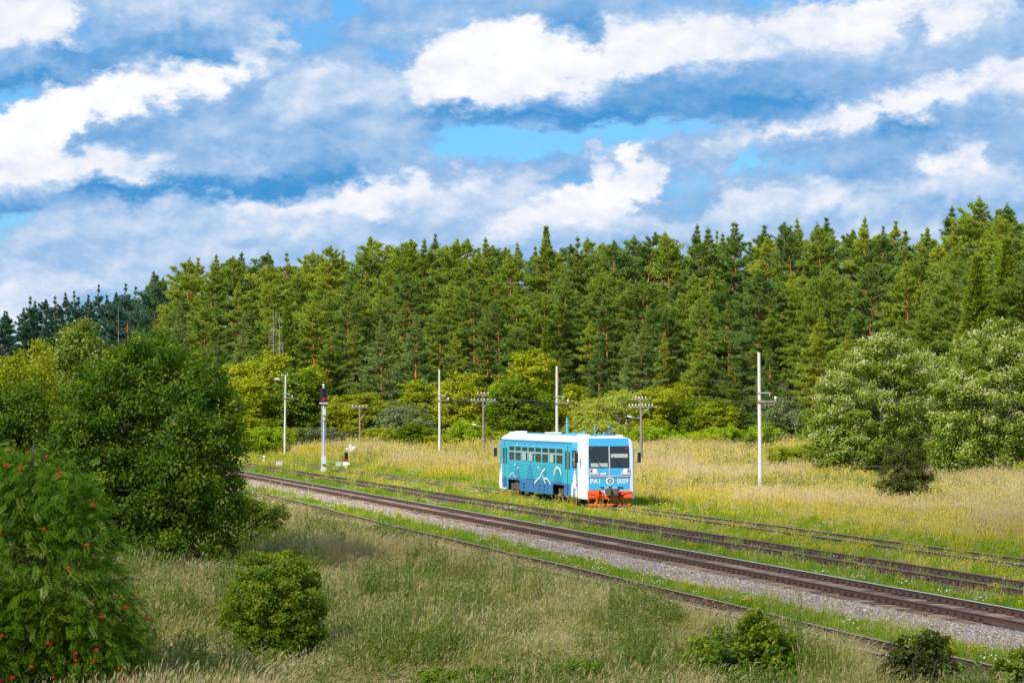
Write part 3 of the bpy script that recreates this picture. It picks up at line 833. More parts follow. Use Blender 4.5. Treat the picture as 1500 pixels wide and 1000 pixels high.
    face('badge_core', [(.07 * cos(a), 1.42 + .09 * sin(a)) for a in np.linspace(0, 2 * pi, 12, endpoint=False)], MAT['lamp_grey'], .044, .052, bg)
    face('hatch_ledge', rect(-.62, .72, 1.09, 1.14), MAT['paint_cyan'], .01, .12)
    # orange bumper beam with a notch for the coupler
    bm_ = MB()
    prof = [(.36, -.10), (.36, .05), (.46, .12), (.78, .10), (.86, .0), (.86, -.10)]
    for (ya, yb) in ((-1.30, -.42), (.46, 1.30)):
        bm_.add([(x, ya, z) for (z, x) in prof] + [(x, yb, z) for (z, x) in prof],
                [tuple(range(6)), tuple(6 + k for k in reversed(range(6)))] + [(k, k + 6, (k + 1) % 6 + 6, (k + 1) % 6) for k in range(6)])
    bm_.box(-.1, .09, -.42, .46, .36, .60)
    bp = bm_.build('bumper', MAT['paint_orange'], root, bevel=.01)
    d = MB(); d.box(.08, .20, -.80, -.70, .55, .98); d.tube([(.16, -1.3, .72), (.19, -.9, .66), (.19, -.45, .56)], .022, 6); d.tube([(.13, -1.30, .25), (.14, -1.36, .62), (.10, -1.36, .95)], .03, 6)
    d.tube([(.14, .5, .60), (.19, .9, .78), (.14, 1.25, .80)], .02, 6); d.box(.1, .2, .66, .74, .62, .86)
    d.build('lever_rods', MAT['paint_orange'], bp)
    fo = MB(); fo.box(.10, .135, -.78, -.56, .52, .80); fo.box(.10, .135, .54, .76, .52, .80); fo.build('bumper_recess', MAT['rubber_black'], bp)
    # coupler
    c = MB(); c.box(-.1, .34, -.14, .14, .62, .98); c.box(.28, .62, -.30, -.10, .60, 1.02); c.box(.30, .66, .08, .30, .64, 1.00); c.box(.2, .42, -.36, .36, .66, .94)
    c.tube([(.36, 0, .66), (.34, -.04, .35), (.30, -.06, .30)], .035, 6)
    cp = c.build('coupler', MAT['coupler_steel'], root, bevel=.03)
    c = MB(); c.box(.05, .2, -.36, -.12, .98, 1.08); c.box(.05, .2, .12, .4, .98, 1.08); c.build('coupler_bracket', MAT['lamp_grey'], cp)
    for yy in (-.46, .48):
        h = MB(); h.tube([(.02, yy, .62), (.18, yy + .03, .5), (.24, yy, .2), (.16, yy - .05, .0), (.10, yy - .02, -.02)], .032, 7); h.build('brake_hose', MAT['rubber_black'], root)
    pl = MB(); pl.box(-.30, -.22, -1.22, 1.22, -.02, .12); pl.tube([(-.26, -.82, .1), (-.26, -.78, .42)], .05, 6); pl.tube([(-.26, .82, .1), (-.26, .78, .42)], .05, 6)
    pl.box(.02, .07, -1.30, 1.24, .0, .11); pl.tube([(.04, -.80, .08), (.03, -.78, .40)], .05, 6); pl.tube([(.04, .80, .08), (.03, .78, .40)], .05, 6)
    pl.build('rail_guard', MAT['paint_orange'], root)
    # running gear -----------------------------------------------------
    for bx in (-5.0, -17.6):
        bo = MB()
        for sd in (-1, 1):
            bo.box(bx - 1.75, bx + 1.75, sd * 1.22, sd * 1.36, .46, .66); bo.box(bx - .35, bx + .35, sd * 1.18, sd * 1.40, .36, .56)
            for wx in (-1.2, 1.2):
                bo.box(bx + wx - .17, bx + wx + .17, sd * 1.0, sd * 1.42, .30, .58); bo.tube([(bx + wx - .34, sd * 1.32, .55), (bx + wx - .34, sd * 1.32, .82)], .09, 8); bo.tube([(bx + wx + .34, sd * 1.32, .55), (bx + wx + .34, sd * 1.32, .82)], .09, 8)
            bo.tube([(bx - .2, sd * 1.3, .5), (bx - .2, sd * 1.3, .95)], .14, 10); bo.tube([(bx + .2, sd * 1.3, .5), (bx + .2, sd * 1.3, .95)], .14, 10)
            for wx in (-1.72, 1.72):
                bo.tube([(bx + wx, sd * .85, .5), (bx + wx * 1.02, sd * .84, .12), (bx + wx * .96, sd * .82, .05)], .04, 6)
        bo.box(bx - .3, bx + .3, -1.2, 1.2, .42, .62)
        bogie = bo.build('bogie', MAT['bogie_iron'], root, bevel=.012)
        for wx in (-1.2, 1.2):
            w = MB()
            for sd in (-1, 1):
                w.lathe([(.08, sd * .64), (.43, sd * .66), (.46, sd * .69), (.46, sd * .715), (.43, sd * .73), (.425, sd * .83), (.36, sd * .83), (.32, sd * .79), (.12, sd * .80), (.1, sd * .9)], 24, (bx + wx, 0, .43), 'y')
            w.lathe([(.08, -.7), (.08, .7)], 10, (bx + wx, 0, .43), 'y')
            w.build('wheelset', MAT['bogie_iron'], bogie, smooth_=True)
    u = MB(); u.box(-15.6, -8.0, -1.2, 1.2, .42, 1.1); u.build('underfloor_equipment', MAT['rubber_black'], root)
    # roof --------------------------------------------------------------
    def zr(y): return 4.06 - .02 * abs(y) - .06 * (y / 1.2) ** 2
    for (x, y, l, w, h) in ((-21.0, -.9, .9, .5, .12), (-19.6, -.8, 1.2, .6, .16), (-3.0, -.95, 1.1, .5, .10), (-9.0, .0, 1.5, .8, .08), (-.95, .75, .5, .35, .07), (-15, .2, 1.3, .8, .08)):
        r = MB(); r.box(x, x + l, y - w / 2, y + w / 2, zr(y) - .16, zr(y) + h); r.build('roof_vent', MAT['paint_white'] if y else MAT['paint_sky_blue'], root, bevel=.04)
    for (x, y, h, rr) in ((-10.4, .1, 1.0, .07), (-4.3, .25, .62, .03), (-4.9, -.25, .25, .07), (-2.0, .2, .20, .05)):
        r = MB(); r.tube([(x, y, zr(y) - .03), (x, y, zr(y) + h * .2), (x, y, zr(y) + h)], [rr * 1.6, rr, rr * .8], 8); r.build('roof_stack', MAT['paint_sky_blue'], root, smooth_=True)
    an = MB()
    an.tube([(-1.3, .35, zr(.3) - .02), (-1.3, .35, zr(.3) + .68)], .02, 6); an.tube([(-1.5, .55, zr(.5) - .02), (-1.3, .36, zr(.3) + .62)], .012, 5); an.tube([(-1.1, .55, zr(.5) - .02), (-1.3, .36, zr(.3) + .62)], .012, 5)
    an.tube([(-1.3, .05, zr(0) - .02), (-1.32, .34, zr(.3) + .45)], .012, 5); an.box(-1.5, -1.1, .05, .65, zr(.5) - .03, zr(.3) + .08)
    an.build('antenna', MAT['paint_deep_blue'], root)
    ho = MB(); ho.box(-1.9, -1.2, -.45, -.05, 4.0, 4.10); ho.tube([(-1.9, .1, 4.10), (-1.5, .1, 4.10)], [.05, .09], 8); ho.build('horn', MAT['paint_sky_blue'], root)
    return root
railcar()
# ------------------------------------------------------------------ poles, signals and trackside boxes
solid('concrete_pale', (.56, .54, .50), .85, var=.12, scale=3, bump=.25, bscale=25, dirt=((.36, .34, .31), .5))
solid('mast_silver', (.60, .63, .66), .4, metal=.25, var=.06, scale=3)
solid('box_grey', (.50, .53, .55), .5, var=.08, scale=4, dirt=((.35, .33, .30), .3))
solid('pole_wood', (.24, .19, .155), .9, var=.25, scale=4, bump=.4, bscale=30, dirt=((.14, .11, .09), .5))
solid('steel_galv', (.45, .50, .54), .45, metal=.5, var=.1)
solid('insulator_white', (.75, .76, .78), .25, var=.04)
solid('signal_black', (.012, .013, .014), .55, var=.15)
solid('signal_red_lit', (.5, .01, .01), .3, emit=((1, .015, .01), .75))
solid('signal_dark_lens', (.03, .035, .04), .12, var=.1)
solid('cloth_white', (.76, .76, .76), .85, var=.06, bump=.3, bscale=8)
solid('wire_grey', (.09, .09, .095), .6)
WIRE_ENDS = {}

def concrete_pole(label, px, y, ztop, lamp=False, lean=.0, bare=True):
    b = at_dist(px, y); H = ztop - b.z
    root = thing('concrete_pole', label, 'utility pole', b, 0, group='concrete line poles')
    m = MB(); m.tube([(0, 0, -.6), (lean * .3, 0, H * .35), (lean, 0, H)], [.155, .14, .10], 12); m.build('pole_shaft', MAT['concrete_pale'], root, smooth_=True)
    za = H * (.66 if bare else .715)
    m = MB(); m.box(-.22, 1.05, -.19, -.11, za - .06, za + .05); m.box(-.24, .24, -.21, .17, za - .10, za - .055)
    arm = m.build('crossarm', MAT['pole_wood'], root, bevel=.01)
    m = MB(); m.lathe([(.02, 0), (.02, .10), (.075, .11), (.085, .2), (.05, .27), (.02, .29)], 10, (.98, -.15, za + .05)); m.build('insulator', MAT['insulator_white'], arm, smooth_=True)
    WIRE_ENDS[label] = b + Vector((.98, -.15, za + .3))
    m = MB(); m.box(-.22, .62, -.17, -.12, za + .52, za + .60); m.box(.56, .62, -.17, -.12, za + .36, za + .52); m.build('steel_bracket', MAT['steel_galv'], root)
    if lamp:
        m = MB(); m.box(-.42, .42, -.05, .05, H - .06, H + .02); m.box(-.43, -.36, -.04, .04, H + .02, H + .3); m.box(.36, .43, -.04, .04, H + .02, H + .3); m.build('top_yoke', MAT['steel_galv'], root)
        m = MB(); m.tube([(0, -.1, H - .9), (-.5, -.25, H - .66), (-.75, -.3, H - .6)], .035, 7); l = m.build('lamp_arm', MAT['steel_galv'], root)
        m = MB(); m.tube([(-.62, -.27, H - .62), (-.8, -.3, H - .57), (-1.15, -.35, H - .50), (-1.25, -.36, H - .5)], [.06, .12, .13, .05], 10); m.build('lamp_head', MAT['insulator_white'], l, smooth_=True)
    return root
pa = at_dist(1113, 172)
concrete_pole('tall bare concrete pole standing alone in tall grass before the round willow', 1114, 172, row_z(516, 172), lean=-.1)
concrete_pole('tall bare concrete pole rising straight behind the railcar roof', 816, 232, row_z(536, 232), lean=-.02)
concrete_pole('tall bare concrete pole beside the grey-green willow shrub', 644, 289, row_z(541, 289), lean=-.03)
concrete_pole('concrete pole with street lamp and top yoke, left of the tall signal', 417, 330, row_z(549, 330), lamp=True, lean=.12, bare=False)
concrete_pole('concrete pole top with bracket showing beyond the big round tree', 321, 350, row_z(549, 350), lamp=True, bare=False)

def wooden_pole(label, px, y, ztop, arms, lamp=0):
    b = at_dist(px, y); H = ztop - b.z
    root = thing('wooden_pole', label, 'utility pole', b, -.25, group='wooden telegraph poles')
    m = MB(); m.tube([(0, 0, -.5), (.02, 0, H * .5), (0, 0, H)], [.135, .12, .095], 10); m.build('pole_shaft', MAT['pole_wood'], root, smooth_=True)
    m = MB(); m.tube([(0, 0, .02), (0, 0, .75)], .15, 10); m.build('concrete_foot', MAT['concrete_pale'], root, smooth_=True)
    for (dz, hw, n) in arms:
        m = MB(); m.box(-hw, hw, -.16, -.08, H - dz - .05, H - dz + .05); m.box(-.05, .05, -.17, .12, H - dz - .1, H - dz - .05)
        a = m.build('crossarm', MAT['pole_wood'], root, bevel=.01)
        for k in range(n):
            x = -hw + .1 + (2 * hw - .2) * k / max(1, n - 1)
            m = MB(); m.lathe([(.015, 0), (.015, .08), (.06, .09), (.065, .17), (.03, .22)], 8, (x, -.12, H - dz + .05)); m.build('insulator', MAT['insulator_white'], a, smooth_=True)
    m = MB(); m.tube([(.75, -.12, H - .75), (.0, -.1, H - 1.6)], .02, 6); m.build('stay_rod', MAT['steel_galv'], root)
    if lamp:
        m = MB(); m.tube([(0, 0, H - lamp), (-.6, -.2, H - lamp + .08), (-1.0, -.3, H - lamp + .15)], .035, 7); l = m.build('lamp_arm', MAT['steel_galv'], root)
        m = MB(); m.tube([(-.8, -.25, H - lamp + .1), (-.95, -.3, H - lamp + .16), (-1.2, -.35, H - lamp + .22)], [.05, .10, .05], 8); m.build('lamp_head', MAT['insulator_white'], l, smooth_=True)
    WIRE_ENDS[label] = b + Vector((0, -.12, H - .1))
    return root
W_A = 'wooden telegraph pole with two crossarms right behind the railcar nose'
W_B = 'wooden telegraph pole with two crossarms before the yellow birches'
W_C = 'wooden telegraph pole with short crossarm and drooping cable, beside white bundle'
wooden_pole(W_A, 939, 232, row_z(584, 232), [(.06, .55, 4), (.72, 1.15, 8)], lamp=1.75)
wooden_pole(W_B, 708, 290, row_z(577, 290), [(.06, .7, 4), (.80, 1.45, 8)], lamp=3.6)
wooden_pole(W_C, 527, 318, row_z(596, 318), [(.06, 1.0, 5)], lamp=0)

def wire(label, a, b, sag, r=.009):
    m = MB(); pts = []
    for k in range(17):
        f = k / 16; p = a.lerp(b, f); p.z -= sag * 4 * f * (1 - f); pts.append(p)
    m.tube(pts, r, 4, cap=False)
    m.build('overhead_wire', MAT['wire_grey'], label=label, category='wire', group='overhead line wires')
keys = [k for k in WIRE_ENDS]
for i in range(3):
    wire(('slack wire from the lone pole towards the railcar', 'slack wire above the railcar roof between tall bare poles', 'slack wire between the shrub pole and the lamp pole')[i], WIRE_ENDS[keys[i]], WIRE_ENDS[keys[i + 1]], .55)
e0 = WIRE_ENDS[keys[0]]
wire('slack wire running from the lone pole across the willows', e0, e0 + Vector((22, -38, -.1)), .4)
for (dx, dz) in ((-.5, 0.05), (.5, .05), (-1.0, -.65), (1.0, -.65)):
    nm = {(-.5, .05): 'upper', (.5, .05): 'upper', (-1.0, -.65): 'lower', (1.0, -.65): 'lower'}[(dx, dz)]
    for (p, q, w) in ((W_A, W_B, 'railcar pole and the birch pole'), (W_B, W_C, 'birch pole and the cable pole')):
        wire(nm + (' left-hand' if dx < 0 else ' right-hand') + ' telegraph wire strung between the ' + w, WIRE_ENDS[p] + Vector((dx, 0, dz)), WIRE_ENDS[q] + Vector((dx, 0, min(dz, 0) * .4)), .5, .007)

def lamp_unit(parent, x, y, z, r, lit, hood=True):
    m = MB(); m.lathe([(r * .9, 0), (r * .9, -.02), (r * .5, -.045)], 14, (x, y, z), 'y')
    o = m.build('signal_lens', MAT['signal_red_lit' if lit else 'signal_dark_lens'], parent, smooth_=True)
    if hood:
        m = MB(); n = 10; vs = []; fs = []
        for k in range(n + 1):
            a = pi * k / n
            for (d, rr) in ((0, r), (-.28 * sin(a) - .04, r * 1.02), (-.28 * sin(a) - .04, r * 1.08), (0, r * 1.1)):
                vs.append((x + rr * cos(a), y + d, z + rr * sin(a)))
        for k in range(n):
            for j in range(4):
                fs.append((k * 4 + j, k * 4 + (j + 1) % 4, k * 4 + 4 + (j + 1) % 4, k * 4 + 4 + j))
        m.add(vs, fs); m.build('hood', MAT['signal_black'], o)

def mast_signal():
    y = 240.0; b = at_dist(474, y); b.z = -.42
    H = row_z(563, y) - b.z
    root = thing('mast_signal', 'tall silver mast railway signal with black head showing red', 'railway signal', b, .12)
    m = MB(); m.tube([(0, 0, 0), (0, 0, H)], .085, 12); m.build('mast', MAT['mast_silver'], root, smooth_=True)
    m = MB(); m.box(-.26, .26, -.22, .22, -.3, .35); m.box(-.18, .18, -.16, .16, .35, .75); m.build('base_block', MAT['concrete_pale'], root, bevel=.03)
    m = MB(); m.box(-.22, .24, -.42, -.12, .72, 1.42); bx = m.build('relay_box', MAT['box_grey'], root, bevel=.02)
    zt = H - .35
    m = MB(); m.prism([(-.34, zt - 1.30), (.34, zt - 1.30), (.34, zt - .12), (.22, zt), (-.22, zt), (-.34, zt - .12)], -.30, -.12, 'xz'); hd = m.build('signal_head', MAT['signal_black'], root, bevel=.01)
    for k, z in enumerate((zt - .25, zt - .64, zt - 1.03)): lamp_unit(hd, 0, -.30, z, .13, k == 2)
    m = MB(); m.box(-.40, .40, -.30, .10, zt - 1.45, zt - 1.32); m.build('head_shelf', MAT['box_grey'], root, bevel=.02)
    m = MB(); m.lathe([(.11, H - .12), (.11, H), (.04, H + .07)], 10); m.build('mast_cap', MAT['mast_silver'], root)
    m = MB(); m.box(-.12, .2, -.24, -.08, zt - 2.5, zt - 1.9); m.box(-.10, .12, -.2, -.08, zt - 3.0, zt - 2.75); m.build('cable_box', MAT['mast_silver'], root, bevel=.015)
    m = MB(); m.tube([(.20, -.05, 1.0), (.20, -.05, H - 2)], .015, 5); m.tube([(-.20, .12, .4), (-.20, .12, H - 1.6)], .018, 5); m.tube([(.12, .12, .4), (.12, .12, H - 1.6)], .018, 5)
    z = .8
    while z < H - 1.8: m.tube([(-.20, .12, z), (.12, .12, z)], .012, 4); z += .35
    m.build('ladder', MAT['mast_silver'], root)
mast_signal()

def dwarf_signal():
    y = 254.0; b = at_dist(507, y); b.z = -.43
    root = thing('dwarf_signal', 'low black three-lamp signal on white stand showing red', 'railway signal', b, .1)
    m = MB(); m.tube([(0, 0, -.2), (0, 0, .42)], .09, 10); m.build('stand', MAT['paint_white'], root)
    m = MB(); m.box(-.32, .20, -.16, .12, .28, .66); m.box(.18, .36, -.12, .1, .40, .66); m.build('cable_box', MAT['paint_white'], root, bevel=.03)
    m = MB(); m.box(-.17, .17, -.14, .10, .66, 1.60); hd = m.build('signal_head', MAT['signal_black'], root, bevel=.03)
    for k, z in enumerate((1.43, 1.13, .83)): lamp_unit(hd, 0, -.14, z, .12, k == 2)
dwarf_signal()

def ground_box(label, px, py, w, h):
    b = at_ground(px, py)
    root = thing('trackside_box', label, 'equipment box', b, A_T * .5, group='grey trackside boxes')
    m = MB(); m.box(-w / 2, w / 2, -.25, .25, .12, h); m.build('cabinet', MAT['box_grey'], root, bevel=.03)
    m = MB(); m.box(-w / 2 - .04, w / 2 + .04, -.29, .29, h, h + .05); m.build('lid', MAT['insulator_white'], root, bevel=.015)
    m = MB(); m.box(-w / 2 + .05, -w / 2 + .15, -.15, .15, -.1, .12); m.box(w / 2 - .15, w / 2 - .05, -.15, .15, -.1, .12); m.build('feet', MAT['box_grey'], root)
    m = MB(); m.box(-.18, -.06, -.265, -.25, h * .45, h * .75); m.box(.05, .16, -.265, -.25, h * .45, h * .75); m.build('hatch', MAT['lamp_grey'], root)
ground_box('low grey metal box on grass beside the small white post', 409, 684, .62, .52)
ground_box('low grey metal box between the tall signal and the dwarf signal', 496, 684.5, .56, .48)
b = at_ground(387, 677)
root = thing('marker_post', 'short white post with black band near the buried track', 'post', b)
m = MB(); m.tube([(0, 0, -.2), (0, 0, .40)], .13, 12); m.tube([(0, 0, .52), (0, 0, .66)], .13, 12); m.lathe([(.13, .66), (.09, .72), (.03, .74)], 12); m.build('shaft', MAT['insulator_white'], root)
m = MB(); m.tube([(0, 0, .40), (0, 0, .52)], .131, 12); m.build('band', MAT['signal_black'], root)

# white bundle of draped sheeting in the tall grass
def bundle():
    y = 300.0; b = at_dist(514, y)
    root = thing('white_bundle', 'lumpy white sheeting hung on short stakes in dry grass', 'sheeting', b, 0, None, .72)
    rng = np.random.default_rng(4); bm = bmesh.new()
    for (x, z, sx, sz) in ((0, 1.1, .42, 1.1), (.25, 1.2, .35, .9), (.55, 1.75, .28, .34), (-.55, 1.65, .34, .16), (-.1, 2.1, .25, .35), (.1, .5, .5, .6)):
        r = bmesh.ops.create_icosphere(bm, subdivisions=3, radius=1)
        for v in r['verts']:
            n_ = 1 + .16 * sin(v.co.x * 7 + x * 9) * cos(v.co.z * 5) + rng.normal(0, .025)
            v.co = Vector((x + v.co.x * sx * n_, v.co.y * .22 * n_, z + v.co.z * sz * n_))
    me = bpy.data.meshes.new('sheet'); bm.to_mesh(me); bm.free(); me.materials.append(MAT['cloth_white'])
    link('sheet', me, root)
    m = MB(); m.tube([(-.2, .05, 0), (-.15, .05, 2.3)], .03, 6); m.tube([(.4, .05, 0), (.5, .05, 2.0)], .03, 6); m.build('stakes', MAT['pole_wood'], root)
bundle()
# ------------------------------------------------------------------ foliage generators
def unit(v): return v / np.maximum(np.linalg.norm(v, axis=-1, keepdims=True), 1e-9)

def leaf_quads(P, D, U, ln, wd, fold=.12):
    """a folded diamond leaf at each P, along D, face normal about U"""
    D = unit(D); S = unit(np.cross(D, U)); Nn = np.cross(S, D)
    ln = np.asarray(ln).reshape(-1, 1); wd = np.asarray(wd).reshape(-1, 1)
    a = P; c = P + D * ln
    m = P + D * ln * .45
    b = m + S * wd * .5 + Nn * wd * fold; d = m - S * wd * .5 + Nn * wd * fold
    V = np.stack([a, b, c, d], 1).reshape(-1, 3)
    k = np.arange(len(P)) * 4
    return V, np.stack([k, k + 1, k + 2, k + 3], 1)

def tubes_mesh(paths, n=5):
    """paths: list of (points, radii) -> verts, quads"""
    V = []; Q = []; o = 0
    for pts, rad in paths:
        m = MB(); m.tube(pts, rad, n, cap=False)
        V += m.v; Q += [tuple(i + o for i in f) for f in m.f]; o += len(m.v)
    return np.array(V), np.array(Q)

bark('bark_pine', (.115, .075, .058), (.42, .165, .06), 3.0, 9.0)
bark('bark_grey', (.10, .085, .07), (.16, .14, .12), 0, 4)
bark('bark_birch', (.22, .20, .18), (.52, .50, .46), .3, 1.5)
bark('bark_dead', (.22, .20, .185), (.33, .31, .29), 0, 6)
bark('bark_willow', (.17, .155, .135), (.30, .285, .26), 0, 5)

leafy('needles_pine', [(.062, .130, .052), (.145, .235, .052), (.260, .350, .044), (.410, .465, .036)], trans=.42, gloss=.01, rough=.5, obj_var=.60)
leafy('needles_shade_tint', [(.050, .125, .090), (.070, .160, .105), (.098, .195, .112)], trans=.3, gloss=.01, obj_var=.55)  # darker, bluer copy of the pine needles: the far stand's shade put into the colour
leafy('needles_blue', [(.13, .215, .070), (.185, .275, .085), (.255, .335, .095)], trans=.36, gloss=.01, obj_var=.5)
leafy('needles_spruce', [(.085, .140, .010), (.165, .235, .012), (.245, .31, .018)], trans=.36, gloss=.02, obj_var=.3)
leafy('leaf_alder', [(.045, .120, .003), (.095, .200, .004), (.190, .285, .006), (.42, .41, .012)], trans=.44, gloss=.015, rough=.5, obj_var=0)
leafy('leaf_rowan', [(.055, .145, .004), (.105, .22, .005), (.175, .29, .008), (.42, .48, .13)], trans=.42, gloss=.012, rough=.5, obj_var=0)
leafy('leaf_bush', [(.070, .155, .004), (.135, .24, .005), (.235, .325, .008), (.40, .42, .012)], trans=.44, gloss=.015, rough=.5, obj_var=0)
leafy('leaf_bush_dull', [(.045, .065, .008), (.085, .105, .012), (.15, .155, .016)], trans=.3, gloss=.015, obj_var=0)
leafy('leaf_willow', [(.11, .185, .008), (.185, .27, .012), (.28, .345, .035), (.56, .58, .33)], trans=.42, gloss=.015, rough=.5, obj_var=0)
leafy('leaf_birch', [(.20, .27, .008), (.31, .37, .010), (.43, .46, .014), (.56, .52, .02)], trans=.45, gloss=.01, obj_var=.35)
leafy('leaf_bright', [(.20, .33, .008), (.31, .44, .010), (.42, .52, .016)], trans=.45, gloss=.01, obj_var=.3)
leafy('leaf_greygreen', [(.10, .145, .045), (.165, .21, .07), (.25, .28, .11)], trans=.34, gloss=.04, obj_var=.25)
leafy('leaf_pale', [(.27, .35, .03), (.39, .45, .05), (.53, .56, .11)], trans=.45, gloss=.02, obj_var=.2)
solid('berry_red', (.62, .022, .006), .4, var=.2, scale=30)

def pine_proto(seed, H=21.0, cb=.38, R=2.6, dens=1.0, spire=.7, dead=False, fork=False):
    """Scots pine: bare orange trunk, tiers of upturned branches ending in needle pads"""
    rng = np.random.default_rng(seed)
    bendx, bendy = rng.normal(0, .35, 2)
    def tr(z):
        f = z / H; return np.array([bendx * f * f + .12 * sin(z * .5 + seed), bendy * f * f + .1 * cos(z * .4), z])
    paths = [([tr(z) for z in np.linspace(-.8, H - .2, 12)], list(np.linspace(.20, .03, 12)))]
    C = []; OUT = []; SZ = []; TN = []
    z = cb * H; asym = rng.uniform(0, 6.28); asa = rng.uniform(.1, .35)
    while z < H:
        if z < .72 * H and rng.random() < .10: z += rng.uniform(.3, .6); continue
        t = (z - cb * H) / (H - cb * H)
        prof = ((1 - t ** 1.35) ** spire) * (.62 + .38 * min(1, t / .25)) * max(.10, min(1, (1 - t) / .20)) ** .8
        nb = int(rng.integers(4, 7)) if t < .93 else 4
        a0 = rng.uniform(0, 2 * pi)
        for b in range(nb):
            if rng.random() < .16: continue
            a = a0 + 2 * pi * b / nb + rng.normal(0, .28)
            L_ = max(.45 * (1 - t) + .10, R * prof * rng.uniform(.42, 1.25) * (1 + asa * cos(a - asym)))
            inc = radians(-8 + 62 * t ** 1.3 + rng.normal(0, 7))
            o = np.array([cos(a), sin(a), 0.0]); base = tr(z)
            npt = 5; pts = []
            for k in range(npt):
                f = k / (npt - 1)
                pts.append(base + o * L_ * f * cos(inc) + np.array([0, 0, L_ * f * sin(inc) + .16 * L_ * f * f]))
            if rng.random() < .55: paths.append(([p for p in pts], [.045 * (1 - .8 * t) + .01, .03, .02, .015, .008]))
            side = np.array([-sin(a), cos(a), 0.0])
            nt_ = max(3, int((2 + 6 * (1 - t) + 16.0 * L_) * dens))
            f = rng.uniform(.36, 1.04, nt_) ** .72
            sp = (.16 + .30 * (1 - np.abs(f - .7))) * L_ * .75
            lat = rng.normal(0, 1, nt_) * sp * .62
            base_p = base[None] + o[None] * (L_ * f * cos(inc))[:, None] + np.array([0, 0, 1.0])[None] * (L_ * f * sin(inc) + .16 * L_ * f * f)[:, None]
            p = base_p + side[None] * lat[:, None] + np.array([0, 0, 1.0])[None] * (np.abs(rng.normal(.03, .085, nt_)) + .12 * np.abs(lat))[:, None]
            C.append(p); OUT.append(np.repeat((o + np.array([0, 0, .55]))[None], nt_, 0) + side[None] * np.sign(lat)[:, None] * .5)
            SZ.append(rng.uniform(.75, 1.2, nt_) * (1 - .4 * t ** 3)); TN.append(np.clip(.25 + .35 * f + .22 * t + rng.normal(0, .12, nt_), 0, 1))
        z += rng.uniform(.62, 1.20) * (1 - .35 * t)
    # leader
    top = tr(H); kk = 9
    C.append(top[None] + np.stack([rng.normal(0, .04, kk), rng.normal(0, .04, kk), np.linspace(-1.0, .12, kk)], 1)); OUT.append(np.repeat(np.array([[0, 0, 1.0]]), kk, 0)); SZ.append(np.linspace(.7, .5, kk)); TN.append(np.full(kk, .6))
    C = np.concatenate(C); OUT = unit(np.concatenate(OUT)); SZ = np.concatenate(SZ); TN = np.concatenate(TN)
    ns = 9
    n = len(C)
    d = unit(OUT[:, None, :] * .75 + rng.normal(0, .62, (n, ns, 3)) + np.array([0, 0, .22]))
    ln = (.42 * SZ[:, None] * rng.uniform(.7, 1.25, (n, ns)))
    w = .10 * SZ[:, None] * np.ones((n, ns))
    P = np.repeat(C[:, None, :], ns, 1) + rng.normal(0, .05, (n, ns, 3))
    sd = unit(np.cross(d, rng.normal(0, 1, (n, ns, 3))))
    V = np.stack([P + sd * w[..., None] * .5, P - sd * w[..., None] * .5, P + d * ln[..., None]], 2).reshape(-1, 3)
    T = np.arange(n * ns * 3).reshape(-1, 3)
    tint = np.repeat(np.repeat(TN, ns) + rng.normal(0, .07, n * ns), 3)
    if fork:
        paths.append(([tr(H * .33), tr(H * .40) + [.9, 0, 0], tr(H * .55) + [1.3, 0, 0], tr(H * .62) + [1.2, 0, 0]], [.14, .12, .09, .05]))
    dp = []
    # dead snags under the crown
    for k in range(9 if not dead else 30):
        zz = rng.uniform(min(.12 if dead else .22, cb), cb + .08) * H; a = rng.uniform(0, 2 * pi); l = rng.uniform(.5, 1.5) * (1.7 if dead else 1)
        b = tr(zz); e = b + np.array([cos(a) * l, sin(a) * l, rng.normal(-.1, .25) * l]); mid = (b + e) / 2 + [0, 0, .1 * l]
        paths.append(([b, mid, e], [.03, .022, .008]))
    TV, TQ = tubes_mesh(paths, 6)
    return H, new_mesh('trunk', TV, TQ, mats=[MAT['bark_pine']], smooth_=True), (V, T, tint)

